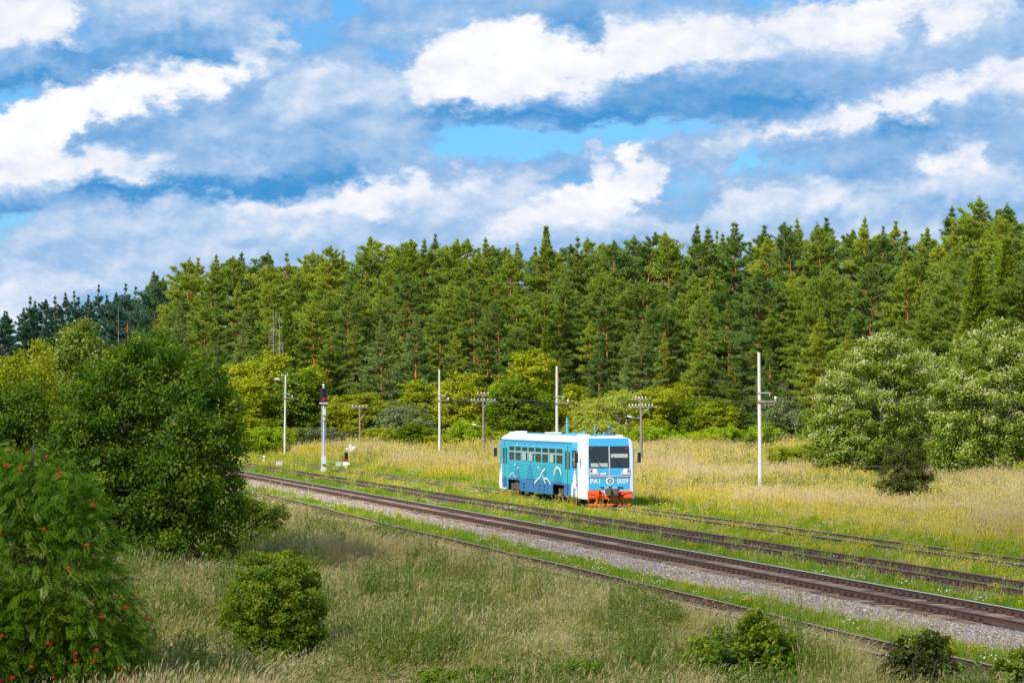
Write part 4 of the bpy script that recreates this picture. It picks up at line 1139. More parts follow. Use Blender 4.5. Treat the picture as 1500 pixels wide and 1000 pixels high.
def spruce_proto(seed, H=14.0, R=2.3, dens=1.0):
    rng = np.random.default_rng(seed)
    paths = [([(0, 0, -.5), (.05, 0, H * .5), (0, 0, H)], [.2, .12, .02])]
    C = []; O = []; TN = []
    z = .06 * H
    while z < H:
        t = z / H; nb = 7
        a0 = rng.uniform(0, 6.3)
        for b in range(nb):
            a = a0 + 2 * pi * b / nb + rng.normal(0, .2); L_ = R * (1 - t) ** .85 * rng.uniform(.7, 1.12) + .12
            nt_ = int((4 + 10 * L_) * dens); f = rng.uniform(.12, 1, nt_) ** .7
            droop = -.30 * (1 - t) + .35 * t
            o = np.array([cos(a), sin(a), 0]); s = np.array([-sin(a), cos(a), 0])
            p = np.array([0, 0, z])[None] + o[None] * (L_ * f)[:, None] + np.array([0, 0, 1.])[None] * (droop * L_ * f + .12 * L_ * f * f - np.abs(rng.normal(0, .10, nt_)))[:, None] + s[None] * (rng.normal(0, .16, nt_) * L_ * (.3 + f * .5))[:, None]
            C.append(p); O.append(np.repeat((o + np.array([0, 0, -.25 + .8 * t]))[None], nt_, 0)); TN.append(np.clip(.2 + .5 * f + rng.normal(0, .15, nt_), 0, 1))
        z += .36 + .1 * rng.random()
    C = np.concatenate(C); O = unit(np.concatenate(O)); TN = np.concatenate(TN); n = len(C); ns = 7
    d = unit(O[:, None] * .9 + rng.normal(0, .5, (n, ns, 3)))
    ln = .30 * rng.uniform(.7, 1.3, (n, ns, 1)); w = .085
    P = np.repeat(C[:, None], ns, 1) + rng.normal(0, .06, (n, ns, 3)); sd = unit(np.cross(d, rng.normal(0, 1, (n, ns, 3))))
    V = np.stack([P + sd * w * .5, P - sd * w * .5, P + d * ln], 2).reshape(-1, 3)
    T = np.arange(n * ns * 3).reshape(-1, 3)
    TV, TQ = tubes_mesh(paths, 6)
    return H, new_mesh('trunk', TV, TQ, mats=[MAT['bark_grey']], smooth_=True), (V, T, np.repeat(np.repeat(TN, ns), 3))

def broadleaf(seed, blobs, n_clump, per, cr, ll, lw, mat, bark_mat, trunk_h, trunk_r, limbs=40, stems=1, hollow=.5, up=.25, out=.55, droop=0.0, tip_bright=.3, spread=.15, lean=(0, 0), twigs=.5, tmul=1.0):
    """a broad-leaved crown: clumps of single leaves through the crown's volume, with limbs running out to them"""
    rng = np.random.default_rng(seed)
    vol = np.array([b[3] * b[4] * b[5] for b in blobs]) ** .7; vol /= vol.sum()
    bi = rng.choice(len(blobs), n_clump, p=vol)
    B = np.array(blobs)[bi]
    d = unit(rng.normal(0, 1, (n_clump, 3)))
    r = (hollow ** 3 + (1 - hollow ** 3) * rng.random(n_clump)) ** (1 / 3) * (1 + rng.normal(0, .07, n_clump))
    C = B[:, :3] + d * B[:, 3:6] * r[:, None]
    keep = C[:, 2] > .05
    C, d, r, B = C[keep], d[keep], r[keep], B[keep]
    n = len(C)
    cs = cr * rng.uniform(.6, 1.35, n)
    g = rng.normal(0, 1, (n, per, 3)); g = unit(g) * (rng.random((n, per, 1)) ** .5)
    P = C[:, None] + g * cs[:, None, None] * np.array([1.0, 1.0, .72])
    Ow = unit(d[:, None] * out + g * .55 + np.array([0, 0, up]))
    U = unit(Ow + rng.normal(0, .45, (n, per, 3)))
    D = unit(np.cross(U, rng.normal(0, 1, (n, per, 3))) + Ow * .35 + np.array([0, 0, -droop]))
    l = ll * rng.uniform(.65, 1.3, (n, per)); w = lw * rng.uniform(.7, 1.25, (n, per))
    V, Q = leaf_quads(P.reshape(-1, 3), D.reshape(-1, 3), U.reshape(-1, 3), l.ravel(), w.ravel())
    zt = (C[:, 2] - C[:, 2].min()) / max(.1, np.ptp(C[:, 2]))
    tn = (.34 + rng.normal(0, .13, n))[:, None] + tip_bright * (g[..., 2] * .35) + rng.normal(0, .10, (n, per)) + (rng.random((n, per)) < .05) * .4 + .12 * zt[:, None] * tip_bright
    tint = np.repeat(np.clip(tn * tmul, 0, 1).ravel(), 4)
    crown = new_mesh('crown', V, Q, mats=[mat], attr=tint)
    paths = []
    top = np.array([lean[0], lean[1], trunk_h])
    cen = np.array(blobs)[:, :3].mean(0)
    roots = []
    for s in range(stems):
        a = 2 * pi * s / max(1, stems) + rng.uniform(0, 1); off = np.array([cos(a), sin(a), 0]) * spread * (stems > 1)
        tp = top + off * 2.5 + np.array([0, 0, rng.normal(0, .1) * trunk_h])
        mid = off + (tp - off) * .5 + rng.normal(0, .05, 3) * trunk_h * .5
        paths.append(([off + [0, 0, -.3], mid, tp], [trunk_r, trunk_r * .75, trunk_r * .4])); roots.append((off, mid, tp))
    idx = rng.permutation(n)[:limbs]
    for i in idx:
        off, mid, tp = roots[int(rng.integers(len(roots)))]
        f = rng.uniform(.35, 1.0); st = mid * (1 - f) + tp * f if f > .5 else off * (1 - 2 * f) + mid * 2 * f
        st = st if st[2] < C[i][2] + .3 else off * .4 + mid * .6
        m1 = st * .45 + C[i] * .55 + np.array([0, 0, .12 * np.linalg.norm(C[i] - st)]) + rng.normal(0, .06, 3)
        rr = trunk_r * rng.uniform(.18, .36)
        paths.append(([st, m1, C[i]], [rr, rr * .55, rr * .18]))
    if twigs:
        for i in rng.permutation(n)[:int(n * twigs)]:
            e = C[i] + unit(d[i] + np.array([0, 0, .5]))* cs[i] * 1.1
            paths.append(([C[i] - d[i] * cs[i] * .8, C[i], e], [trunk_r * .07, trunk_r * .05, trunk_r * .02]))
    TV, TQ = tubes_mesh(paths, 5)
    trunk = new_mesh('trunk', TV, TQ, mats=[bark_mat], smooth_=True)
    return trunk, crown

def plant(name, label, category, trunk, crown, loc, rz=0.0, scale=1.0, group=None):
    root = thing(name, label, category, loc, rz, group, scale)
    link('trunk' if category == 'tree' else 'stems', trunk, root)
    link('crown' if category == 'tree' else 'foliage', crown, root)
    return root
# ------------------------------------------------------------------ the pine wood on the hillside
PINES = []
for k, (sd, H, cb, R, dens, sp, fk) in enumerate(((1, 21, .40, 3.7, 1.1, .60, False), (2, 20, .32, 3.3, 1.1, .75, False), (3, 22, .46, 3.6, 1.1, .50, True),
                                                  (4, 19, .20, 3.3, 1.1, .85, False), (5, 21, .28, 3.8, 1.1, .62, False), (6, 20, .08, 3.4, 1.0, .9, False), (7, 21, .36, 3.2, 1.15, .8, False))):
    H, tk, (V, T, ti) = pine_proto(sd, H, cb, R, dens, sp, fork=fk)
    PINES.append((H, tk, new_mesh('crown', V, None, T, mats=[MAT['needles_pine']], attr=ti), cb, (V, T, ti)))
PINE_SHADE_TINT = [new_mesh('crown', *(PINES[k][4][0], None, PINES[k][4][1]), mats=[MAT['needles_shade_tint']], attr=PINES[k][4][2]) for k in (0, 1, 3, 6)]
PINE_BLUE = new_mesh('crown', PINES[5][4][0], None, PINES[5][4][1], mats=[MAT['needles_blue']], attr=PINES[5][4][2])

SKYLINE_X = [-200, 0, 60, 120, 190, 215, 235, 300, 400, 450, 500, 560, 620, 680, 750, 830, 900, 960, 1010, 1060, 1120, 1180, 1250, 1310, 1370, 1430, 1500, 1700]
SKYLINE_Y = [470, 458, 425, 418, 408, 410, 388, 368, 368, 372, 350, 342, 338, 345, 338, 342, 347, 340, 334, 322, 324, 320, 310, 318, 305, 284, 290, 285]

def put_pine(px, y, H, proto, label, group, mat=None, rz=0.0, crown=None, wide=1.0):
    b = at_dist(px, y); P = PINES[proto]; s = H / P[0]
    root = thing('pine_tree', label, 'tree', b, rz, group, (s * wide, s * wide, s))
    link('trunk', P[1], root); link('crown', crown or P[2], root)
    return root
rng = np.random.default_rng(77)
GROUP = 'pines of the wood beyond the field'
L_ROW = {6: 'low bushy young pine at the wood edge', 0: 'orange-trunked pine in the front rank of the wood', 1: 'green pine in the second rank of the wood',
         2: 'half-hidden green pine in mid-wood', 3: 'green pine deep in the wood showing its top', 4: 'pine on the wood\'s skyline', 5: 'pine behind the hill crest'}
def near_what(px):
    for lim, w in ((335, 'beside the far shaded stand'), (445, 'near the bare grey snags'), (600, 'beyond the tall signal'), (720, 'beyond the telegraph pole'), (850, 'beyond the golden birches'),
                   (960, 'beyond the pale willow'), (1060, 'right of the pale willow'), (1180, 'beyond the lone concrete pole'), (1370, 'beyond the round willow')):
        if px < lim: return ' ' + w
    return ' around the conical spruce'
count = 0
rows = [(-5, 6.5), (0, 4.6), (6, 4.8), (14, 5.0), (24, 5.0), (36, 5.0), (50, 4.8), (66, 4.6), (82, 5.0), (100, 6.5)]
for ri, (dd, sp) in enumerate(rows):
    px = 222.0 + rng.uniform(0, 20)
    while px < 1590:
        Df = float(np.interp(px, _PXK, _PXD)); y = Df + dd + rng.normal(0, 3.2)
        step = sp * FPX / y * rng.uniform(.72, 1.28)
        sky = float(np.interp(px, SKYLINE_X, SKYLINE_Y))
        b = at_dist(px, y)
        Hmax = row_z(sky, y) - b.z                     # a tree that reaches the skyline of the photograph
        if ri == 0:
            H = rng.uniform(4.5, 8.5); pr = 5
        elif ri == 1:
            H = rng.uniform(9, 17); pr = int(rng.choice([3, 4, 5, 5, 3]))
        elif ri == 2:
            H = rng.uniform(14, 20); pr = int(rng.choice([1, 4, 3, 0, 6]))
        elif ri < 6:
            H = rng.uniform(17, 22.5); pr = int(rng.choice([0, 1, 2, 4, 6]))
        else:
            H = min(25.5, Hmax * rng.choice([.84, .9, .95, .99, 1.02]) * rng.uniform(.98, 1.02)); pr = int(rng.choice([0, 1, 2, 4, 6, 3]))
        H = min(H, Hmax * (.985 if ri < 8 else .90) + (rng.uniform(-.6, .5) if ri > 5 else 0))
        if not (ri == 0 and (rng.random() < .25 or 420 < px < 860)) and count < 296 and H > 4:
            lab = L_ROW[6 if ri == 0 else 0 if ri == 1 else 1 if ri < 4 else 2 if ri < 5 else 3 if ri < 7 else 4 if ri < 8 else 5]
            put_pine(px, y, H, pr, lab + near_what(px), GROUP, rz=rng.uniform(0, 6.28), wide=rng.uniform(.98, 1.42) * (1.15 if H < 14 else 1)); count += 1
        px += step
print('pines', count)
# the farther stand on the left, under a cloud, its shade also tinted into the needles
n2 = 0
for ri, (dd, sp) in enumerate(((0, 5.0), (10, 5.0), (22, 5.0), (36, 5.0), (50, 5.0))):
    px = -110.0 + rng.uniform(0, 30)
    while px < 232:
        Df = float(np.interp(px, _PXK, _PXD)); y = Df + dd + rng.normal(0, 3)
        sky = float(np.interp(px, SKYLINE_X, SKYLINE_Y)); b = at_dist(px, y)
        H = min(rng.uniform(17, 23) if ri < 2 else 30, (row_z(sky, y) - b.z) * rng.uniform(.90, 1.02)); H = min(H, 25)
        if ri == 0: H *= .75
        if ri == 1: H *= .88
        k = int(rng.integers(4))
        put_pine(px, y, H, (0, 1, 3, 6)[k], 'pine, needles coloured dark blue-green for shade, in the far stand beyond the bright pines', 'pines of the far shaded stand', rz=rng.uniform(0, 6.28), crown=PINE_SHADE_TINT[k], wide=rng.uniform(.95, 1.3))
        n2 += 1; px += sp * FPX / y * rng.uniform(.75, 1.25)
print('far pines', n2)

# ------------------------------------------------------------------ single trees one can tell apart
def fit(px, y, top, base_py=None):
    b = at_dist(px, y); return b, row_z(top, y) - b.z
Hs, sp_tr, (SV, ST, STI) = spruce_proto(9, 15, 2.6, 1.2)
SPR = new_mesh('crown', SV, None, ST, mats=[MAT['needles_spruce']], attr=STI)
for (px, y, top, lab, wd) in ((1432, 240, 378, 'bright yellow-green conical spruce behind the pale willows', 1.15), (1475, 262, 352, 'slim yellow-green spruce top beside the conical spruce', 1.0),
                              (421, 368, 440, 'dark slender spruce rising beside bare grey snags', .72), (800, 428, 334, 'narrow pointed spruce on the skyline of the wood', .7),
                              (800, 352, 470, 'narrow green spruce within the pines above the railcar', .7)):
    b, H = fit(px, y, top); s = H / Hs
    root = thing('spruce_tree', lab, 'tree', b, px * .1, 'spruces among the pines', (s * wd, s * wd, s)); link('trunk', sp_tr, root); link('crown', SPR, root)
# young blue-green pines at the foot of the wood
YOUNG = [(350, 372, 484, 'small blue-green young pine above the yellow birches'), (265, 380, 462, 'rounded blue-green young pine beside the orange trunks'), (560, 356, 470, 'broad blue-green pine with low grey branches'),
         (610, 352, 462, 'broad blue-green pine right of the low-branched pine'), (935, 340, 470, 'pale blue-green young pine above the pale willow shrub'), (1000, 332, 585, 'small young pine at the field edge beside slim trunks'),
         (1030, 330, 592, 'small bushy young pine left of the field-edge gap'), (985, 330, 598, 'short young pine right of the pale willow shrub'), (1085, 318, 590, 'short young pine behind the lone concrete pole'),
         (1060, 300, 630, 'tiny spreading pine seedling in golden grass'), (1098, 280, 632, 'tiny pine seedling left of the lone concrete pole'), (1122, 280, 630, 'tiny pine seedling right of the lone concrete pole'), (1150, 300, 560, 'mid-sized pine beside the left edge of the round willow')]
for (px, y, top, lab) in YOUNG:
    b, H = fit(px, y, top); s = H / PINES[5][0]; w = min(2.1, 1.15 + 6.0 / H * .8)
    root = thing('young_pine', lab, 'tree', b, px, 'young pines before the wood', (s * w, s * w, s)); link('trunk', PINES[5][1], root); link('crown', PINE_BLUE, root)
# dead grey snags
def snag(seed, label, px, y, top, n):
    b, H = fit(px, y, top); rg = np.random.default_rng(seed)
    root = thing('dead_tree', label, 'tree', b, 0, 'bare dead trees')
    m = MB(); m.tube([(0, 0, -.3), (.1, 0, H * .5), (.02, 0, H)], [.13, .09, .02], 7); m.build('trunk', MAT['bark_dead'], root, smooth_=True)
    m = MB()
    for k in range(n):
        z = H * rg.uniform(.25, .97); a = rg.uniform(0, 6.28); l = (.5 + 1.6 * (1 - z / H)) * rg.uniform(.6, 1.2)
        m.tube([(0, 0, z), (cos(a) * l * .6, sin(a) * l * .6, z - .12 * l), (cos(a) * l, sin(a) * l, z + .1 * l)], [.035, .025, .008], 4)
    m.build('branches', MAT['bark_dead'], root)
snag(1, 'bare grey dead tree, tallest of the snags', 400, 366, 452, 80)
snag(2, 'bare grey dead tree leaning on the dark slender spruce', 409, 364, 458, 80)
snag(3, 'thin bare grey trunk in the far shaded stand', 173, 470, 450, 12)
snag(4, 'short bare grey dead tree with drooping branches', 414, 360, 500, 40)

# ------------------------------------------------------------------ broad-leaved belt before the wood
def ell(n, R, H, base, rg, flat=.5):
    """lumpy crown: a few overlapping ellipsoids inside a tall oval"""
    out = [(0, 0, base + (H - base) * .5, R * .8, R * .8, (H - base) * .48)]
    for k in range(n):
        a = rg.uniform(0, 6.28); f = rg.uniform(.15, .85); r = R * (.35 + .3 * rg.random())
        out.append((cos(a) * R * .55 * (1 - .5 * f), sin(a) * R * .55 * (1 - .5 * f), base + (H - base) * f, r, r, (H - base) * rg.uniform(.16, .26)))
    return out
BELT = {}
for kind, args in dict(
        birch_a=dict(seed=11, H=9.0, R=2.3, base=1.6, mat='leaf_birch', bk='bark_birch', nc=240, per=44, cr=.50, ll=.22, lw=.15, tr=.11, stems=2),
        birch_b=dict(seed=12, H=9.0, R=1.8, base=1.2, mat='leaf_birch', bk='bark_birch', nc=220, per=44, cr=.48, ll=.22, lw=.15, tr=.10, stems=1),
        alder=dict(seed=13, H=8.0, R=2.8, base=.4, mat='leaf_bush', bk='bark_grey', nc=300, per=44, cr=.52, ll=.22, lw=.16, tr=.10, stems=4),
        bright=dict(seed=14, H=3.2, R=2.4, base=.0, mat='leaf_bright', bk='bark_grey', nc=190, per=44, cr=.36, ll=.18, lw=.13, tr=.05, stems=5),
        grey=dict(seed=15, H=4.5, R=3.6, base=.0, mat='leaf_greygreen', bk='bark_grey', nc=280, per=44, cr=.42, ll=.20, lw=.09, tr=.06, stems=6),
        yellow=dict(seed=16, H=3.5, R=2.3, base=.0, mat='leaf_birch', bk='bark_grey', nc=190, per=44, cr=.36, ll=.18, lw=.13, tr=.05, stems=5),
        pale=dict(seed=17, H=7.0, R=3.4, base=.3, mat='leaf_pale', bk='bark_willow', nc=300, per=44, cr=.50, ll=.22, lw=.11, tr=.09, stems=5)).items():
    rg = np.random.default_rng(args['seed'])
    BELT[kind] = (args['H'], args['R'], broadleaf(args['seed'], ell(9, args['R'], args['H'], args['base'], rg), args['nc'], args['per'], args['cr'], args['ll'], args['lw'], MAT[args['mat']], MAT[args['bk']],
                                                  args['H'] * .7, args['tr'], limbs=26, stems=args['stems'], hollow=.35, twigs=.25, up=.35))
BL = [  # kind, px, distance, top row, width px, label
    ('birch_a', 352, 352, 528, 92, 'yellow-green birch beside the half-hidden pole top'), ('birch_b', 395, 356, 520, 76, 'yellowish birch behind the lamp pole'), ('alder', 432, 350, 548, 110, 'dark green alder clump right of the lamp pole'),
    ('birch_b', 455, 352, 540, 60, 'slim yellow birch behind the tall signal'), ('birch_b', 372, 346, 560, 70, 'low yellow birch left of the lamp pole'), ('birch_a', 500, 348, 575, 80, 'yellow-green birch between tall signal and cable pole'),
    ('birch_b', 330, 362, 540, 80, 'yellowish birch peeping past the big round tree'),
    ('bright', 395, 338, 622, 100, 'low bright green shrub at the foot of the lamp pole'), ('bright', 365, 336, 626, 70, 'low bright green shrub left of the lamp pole'), ('grey', 470, 335, 628, 105, 'low grey-green willow shrub behind the tall signal mast'), ('yellow', 435, 335, 624, 60, 'low yellow shrub between lamp pole and signal mast'),
    ('yellow', 555, 330, 624, 74, 'round yellow-green shrub right of the cable pole'), ('grey', 598, 335, 598, 120, 'large grey-green willow shrub left of the tall bare pole'), ('alder', 612, 328, 622, 70, 'dark green low bush at the foot of the shrub pole'), ('grey', 545, 345, 604, 90, 'grey-green willow shrub behind the round yellow-green shrub'),
    ('birch_a', 672, 338, 540, 84, 'golden birch between bare pole and telegraph pole'), ('birch_b', 615, 346, 560, 66, 'golden birch above the large willow shrub'), ('birch_a', 735, 340, 546, 80, 'yellow birch right of the telegraph pole'), ('birch_b', 777, 338, 518, 78, 'tallest golden birch, before the dark gap in the pines'),
    ('alder', 760, 332, 562, 110, 'dense dark green alder behind the railcar'), ('birch_a', 835, 338, 560, 80, 'dull yellow-green birch behind the tall pole above the railcar'), ('bright', 688, 318, 612, 76, 'bright lime shrub at the foot of the telegraph pole'), ('yellow', 655, 322, 634, 66, 'low golden shrub right of the shrub pole'), ('yellow', 725, 318, 630, 60, 'low golden shrub between telegraph pole and railcar'),
    ('pale', 912, 322, 568, 150, 'pale yellow-green willow rising behind the railcar nose'), ('pale', 868, 330, 582, 90, 'pale yellow-green willow above the railcar roof'), ('birch_b', 958, 320, 572, 60, 'slim pale birch with white stems, right of the pale willow'), ('bright', 965, 312, 622, 74, 'green low shrub under the slim pale birch'), ('bright', 1015, 306, 630, 70, 'green low shrub beside the young pines'),
    ('alder', 1005, 322, 590, 90, 'round green alder at the field edge right of the pale willow'), ('birch_a', 1050, 318, 584, 84, 'yellow-green birch left of the lone concrete pole'), ('bright', 1058, 305, 622, 90, 'wide bright shrub at the field edge left of the lone pole'),
    ('bright', 1130, 300, 616, 90, 'wide bright shrub right behind the lone pole'), ('grey', 1160, 300, 590, 100, 'grey-green shrub between the lone pole and the round willow'), ('birch_b', 990, 325, 565, 60, 'slim yellow-green birch over the round green alder'),
    ('yellow', 1035, 296, 634, 80, 'low golden shrub at the field edge beside the seedlings'), ('bright', 940, 308, 626, 70, 'low bright shrub under the pale willow'), ('birch_a', 545, 345, 572, 90, 'yellow birch over the grey-green willow shrub'),
    ('yellow', 1165, 222, 650, 92, 'low green-gold shrub hugging the round willow'), ('yellow', 1500, 186, 676, 60, 'low orange-gold shrub beside the leaning grey trunk'), ('bright', 1195, 300, 600, 90, 'green shrub between the lone pole and the round willow'),
]
for (kd, px, y, top, wpx, lab) in BL:
    b, H = fit(px, y, top); H0, R0, (tk, cw) = BELT[kd]
    sx = wpx / FPX * y / (2 * R0 * .95); sz = H / (H0 * 1.0)
    nm = 'birch_tree' if 'birch' in kd else 'shrub' if kd in ('bright', 'grey', 'yellow') else 'alder_tree' if kd == 'alder' else 'willow_tree'
    cat = 'tree' if nm.endswith('tree') else 'shrub'
    root = thing(nm, lab, cat, b, (px * 1.7) % 6.28, 'trees and shrubs along the wood edge', (sx, sx, sz))
    link('trunk' if cat == 'tree' else 'stems', tk, root); link('crown' if cat == 'tree' else 'foliage', cw, root)
# ------------------------------------------------------------------ the nearer trees and bushes, one by one
def crown_px(y, blobs_px, base):
    """ellipsoids given as (column, row, half width px, half height px) at distance y -> local metres about the base"""
    out = []
    for (px, py, rx, ry) in blobs_px:
        k = y / FPX
        out.append(((px - CX) * k - base.x, 0.0, HC - (py - HZ) * k - base.z, rx * k, rx * k * .95, ry * k))
    return out
def shift_y(bl, rg, amt):
    return [(x, yy + rg.normal(0, amt), z, a, b_, c) for (x, yy, z, a, b_, c) in bl]

rg = np.random.default_rng(3)
# big round tree on the left
Y1 = 86.0; b = at_dist(200, Y1)
bl = shift_y(crown_px(Y1, [(205, 640, 120, 150), (285, 640, 75, 110), (270, 740, 90, 95), (150, 630, 70, 75), (105, 700, 58, 80), (215, 545, 70, 58), (320, 700, 44, 80), (170, 740, 100, 100), (240, 812, 92, 48), (150, 800, 80, 55), (300, 560, 40, 40)], b), rg, .5)
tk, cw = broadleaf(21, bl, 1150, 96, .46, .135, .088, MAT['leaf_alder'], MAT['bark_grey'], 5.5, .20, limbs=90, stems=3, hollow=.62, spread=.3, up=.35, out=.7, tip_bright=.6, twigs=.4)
plant('broadleaf_tree', 'large round dark green tree standing beside the tracks', 'tree', tk, cw, b)
# trees behind it
for (sd, y, lab, blp, mat, nc) in ((22, 112.0, 'pale green tree with pointed top behind the large round tree', [(115, 545, 50, 72), (85, 590, 55, 70), (150, 570, 40, 60), (120, 500, 24, 30)], 'leaf_willow', 420),
                                  (23, 104.0, 'yellowish tree with a slender leading shoot at the left', [(35, 580, 50, 60), (58, 530, 14, 34), (0, 590, 55, 65), (-40, 600, 50, 70), (20, 660, 70, 60)], 'leaf_birch', 460),
                                  (24, 96.0, 'grey-green tree between the rowan and the yellowish tree', [(20, 640, 70, 75), (70, 680, 60, 70), (-30, 650, 60, 80), (45, 600, 35, 40)], 'leaf_alder', 420)):
    cx_ = np.mean([q[0] for q in blp]); b = at_dist(cx_, y); bl = shift_y(crown_px(y, blp, b), rg, .4)
    tk, cw = broadleaf(sd, bl, nc, 70, .50, .14, .088, MAT[mat], MAT['bark_grey'], max(q[2] for q in bl) * .7, .13, limbs=40, stems=3, hollow=.55, spread=.25, up=.35, out=.6, tip_bright=.6, twigs=.4)
    plant('broadleaf_tree', lab, 'tree', tk, cw, b)
# pale willows on the right
for (sd, y, lab, blp, nc, st) in ((31, 205.0, 'big round pale-topped willow beyond the dark bush', [(1285, 580, 82, 92), (1230, 620, 56, 66), (1340, 600, 60, 70), (1290, 525, 48, 40), (1260, 655, 70, 36), (1330, 655, 50, 36), (1215, 655, 36, 32)], 860, 4),
                                  (32, 192.0, 'tall loose willow with leaning grey trunk at field edge', [(1455, 570, 78, 95), (1410, 620, 50, 70), (1500, 600, 70, 95), (1480, 505, 40, 34), (1440, 665, 62, 36), (1540, 560, 60, 80), (1395, 665, 30, 34)], 900, 3),
                                  (33, 215.0, 'smaller silvery willow squeezed between the two big willows', [(1372, 590, 40, 66), (1390, 640, 44, 52), (1360, 545, 26, 30)], 360, 3)):
    cx_ = np.mean([q[0] for q in blp]); b = at_dist(cx_, y); bl = shift_y(crown_px(y, blp, b), rg, .9)
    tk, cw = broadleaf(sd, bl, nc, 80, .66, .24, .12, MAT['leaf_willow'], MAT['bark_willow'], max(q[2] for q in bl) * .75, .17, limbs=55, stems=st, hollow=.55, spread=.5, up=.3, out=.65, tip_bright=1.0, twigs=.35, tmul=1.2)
    plant('willow_tree', lab, 'tree', tk, cw, b)
# leaning grey trunk parts are limbs of the willow; a heap of dead branches lies before it
b = at_ground(1395, 702)
m = MB(); rr = np.random.default_rng(8)
for k in range(70):
    p = Vector((rr.normal(0, 1.4), rr.normal(0, .6), rr.uniform(.0, .9))); q = p + Vector((rr.normal(-.8, .9), rr.normal(0, .5), rr.normal(.25, .4)))
    m.tube([p, (p + q) / 2 + Vector((0, 0, .12)), q], [.03, .022, .008], 4)
m.build('brush_pile', MAT['bark_dead'], loc=b, label='heap of bare grey dead branches under the leaning willow', category='branches')
m = MB(); m.tube([(0, 0, -.3), (-.35, .2, 1.5), (-1.0, .9, 3.0), (-1.2, 1.8, 4.2), (-1.2, 2.6, 5.0)], [.10, .09, .07, .05, .03], 8); m.tube([(-.8, .7, 2.6), (-1.5, .9, 3.3), (-1.9, 1.2, 3.6)], [.07, .05, .015], 6); m.tube([(-.6, .5, 2.1), (-1.3, .6, 2.4), (-1.7, .8, 2.4)], [.05, .035, .01], 6)
bt = at_ground(1476, 706)
m.build('leaning_trunk', MAT['bark_dead'], loc=bt - Vector((0, .6, 0)), label='leaning bare grey trunk before the tall loose willow', category='dead tree')

# bushes
def bush(sd, label, y, blp, nc, per, cr, ll, lw, mat, tr=.03, stems=7, hollow=.35, twigs=.5, tmul=1.0, up=.3, bk='bark_grey', limbs=40, name='bush'):
    cx_ = np.mean([q[0] for q in blp]); b = at_dist(cx_, y); bl = shift_y(crown_px(y, blp, b), np.random.default_rng(sd), .12)
    tk, cw = broadleaf(sd, bl, nc, per, cr, ll, lw, MAT[mat], MAT[bk], max(q[2] for q in bl) * .8, tr, limbs=limbs, stems=stems, hollow=hollow, spread=.2, up=up, out=.6, tip_bright=.6, twigs=twigs, tmul=tmul)
    plant(name, label, 'bush', tk, cw, b, group='bushes in the grass')
bush(41, 'round glossy green bush in the foreground grass', 56.5, [(402, 880, 70, 78), (372, 900, 45, 60), (440, 895, 42, 62), (400, 840, 48, 36), (410, 940, 66, 36)], 520, 62, .17, .085, .048, 'leaf_bush', tmul=1.2)
bush(42, 'dark dense bush alone in the field before the willows', 149.0, [(1325, 695, 38, 42), (1320, 664, 30, 26), (1338, 705, 30, 34), (1308, 715, 26, 24)], 300, 60, .26, .11, .06, 'leaf_bush_dull', hollow=.2, tmul=1.0)
bush(43, 'loose leafy green bush at the bottom, below the old track', 51.0, [(1070, 965, 70, 40), (1120, 955, 50, 40), (1020, 985, 50, 30), (1150, 985, 50, 30), (1105, 915, 22, 24), (1000, 1000, 50, 26)], 300, 40, .16, .10, .062, 'leaf_bush', tmul=1.1, hollow=.2, twigs=.8)
bush(44, 'small dark-leaved bush covering part of the old rail', 51.0, [(1340, 965, 40, 30), (1365, 950, 26, 26), (1315, 990, 40, 26), (1375, 985, 36, 26)], 210, 44, .13, .075, .045, 'leaf_bush_dull', hollow=.2, twigs=.8, tmul=1.05)
bush(45, 'low creeping green shrub among pale dry grass', 49.6, [(700, 1000, 60, 22), (640, 995, 36, 16), (760, 1004, 50, 22)], 200, 40, .12, .07, .045, 'leaf_bush', hollow=.1, twigs=.5, tmul=1.1)
bush(46, 'low dark creeping shrub right of the pale dry grass', 49.6, [(845, 990, 48, 20), (900, 1002, 50, 18), (800, 1000, 30, 14)], 190, 40, .12, .07, .045, 'leaf_bush', hollow=.1, twigs=.5, tmul=.85)
bush(47, 'yellowish low shrub between the big tree and the old track', 98.0, [(372, 770, 28, 34), (395, 755, 26, 20), (362, 740, 20, 20)], 160, 44, .24, .10, .06, 'leaf_willow', tmul=.9)
bush(49, 'broad-leaved yellow-green sapling in the lowest right grass', 50.0, [(1480, 990, 30, 26), (1500, 975, 24, 20)], 90, 30, .13, .11, .07, 'leaf_willow', tmul=1.1)

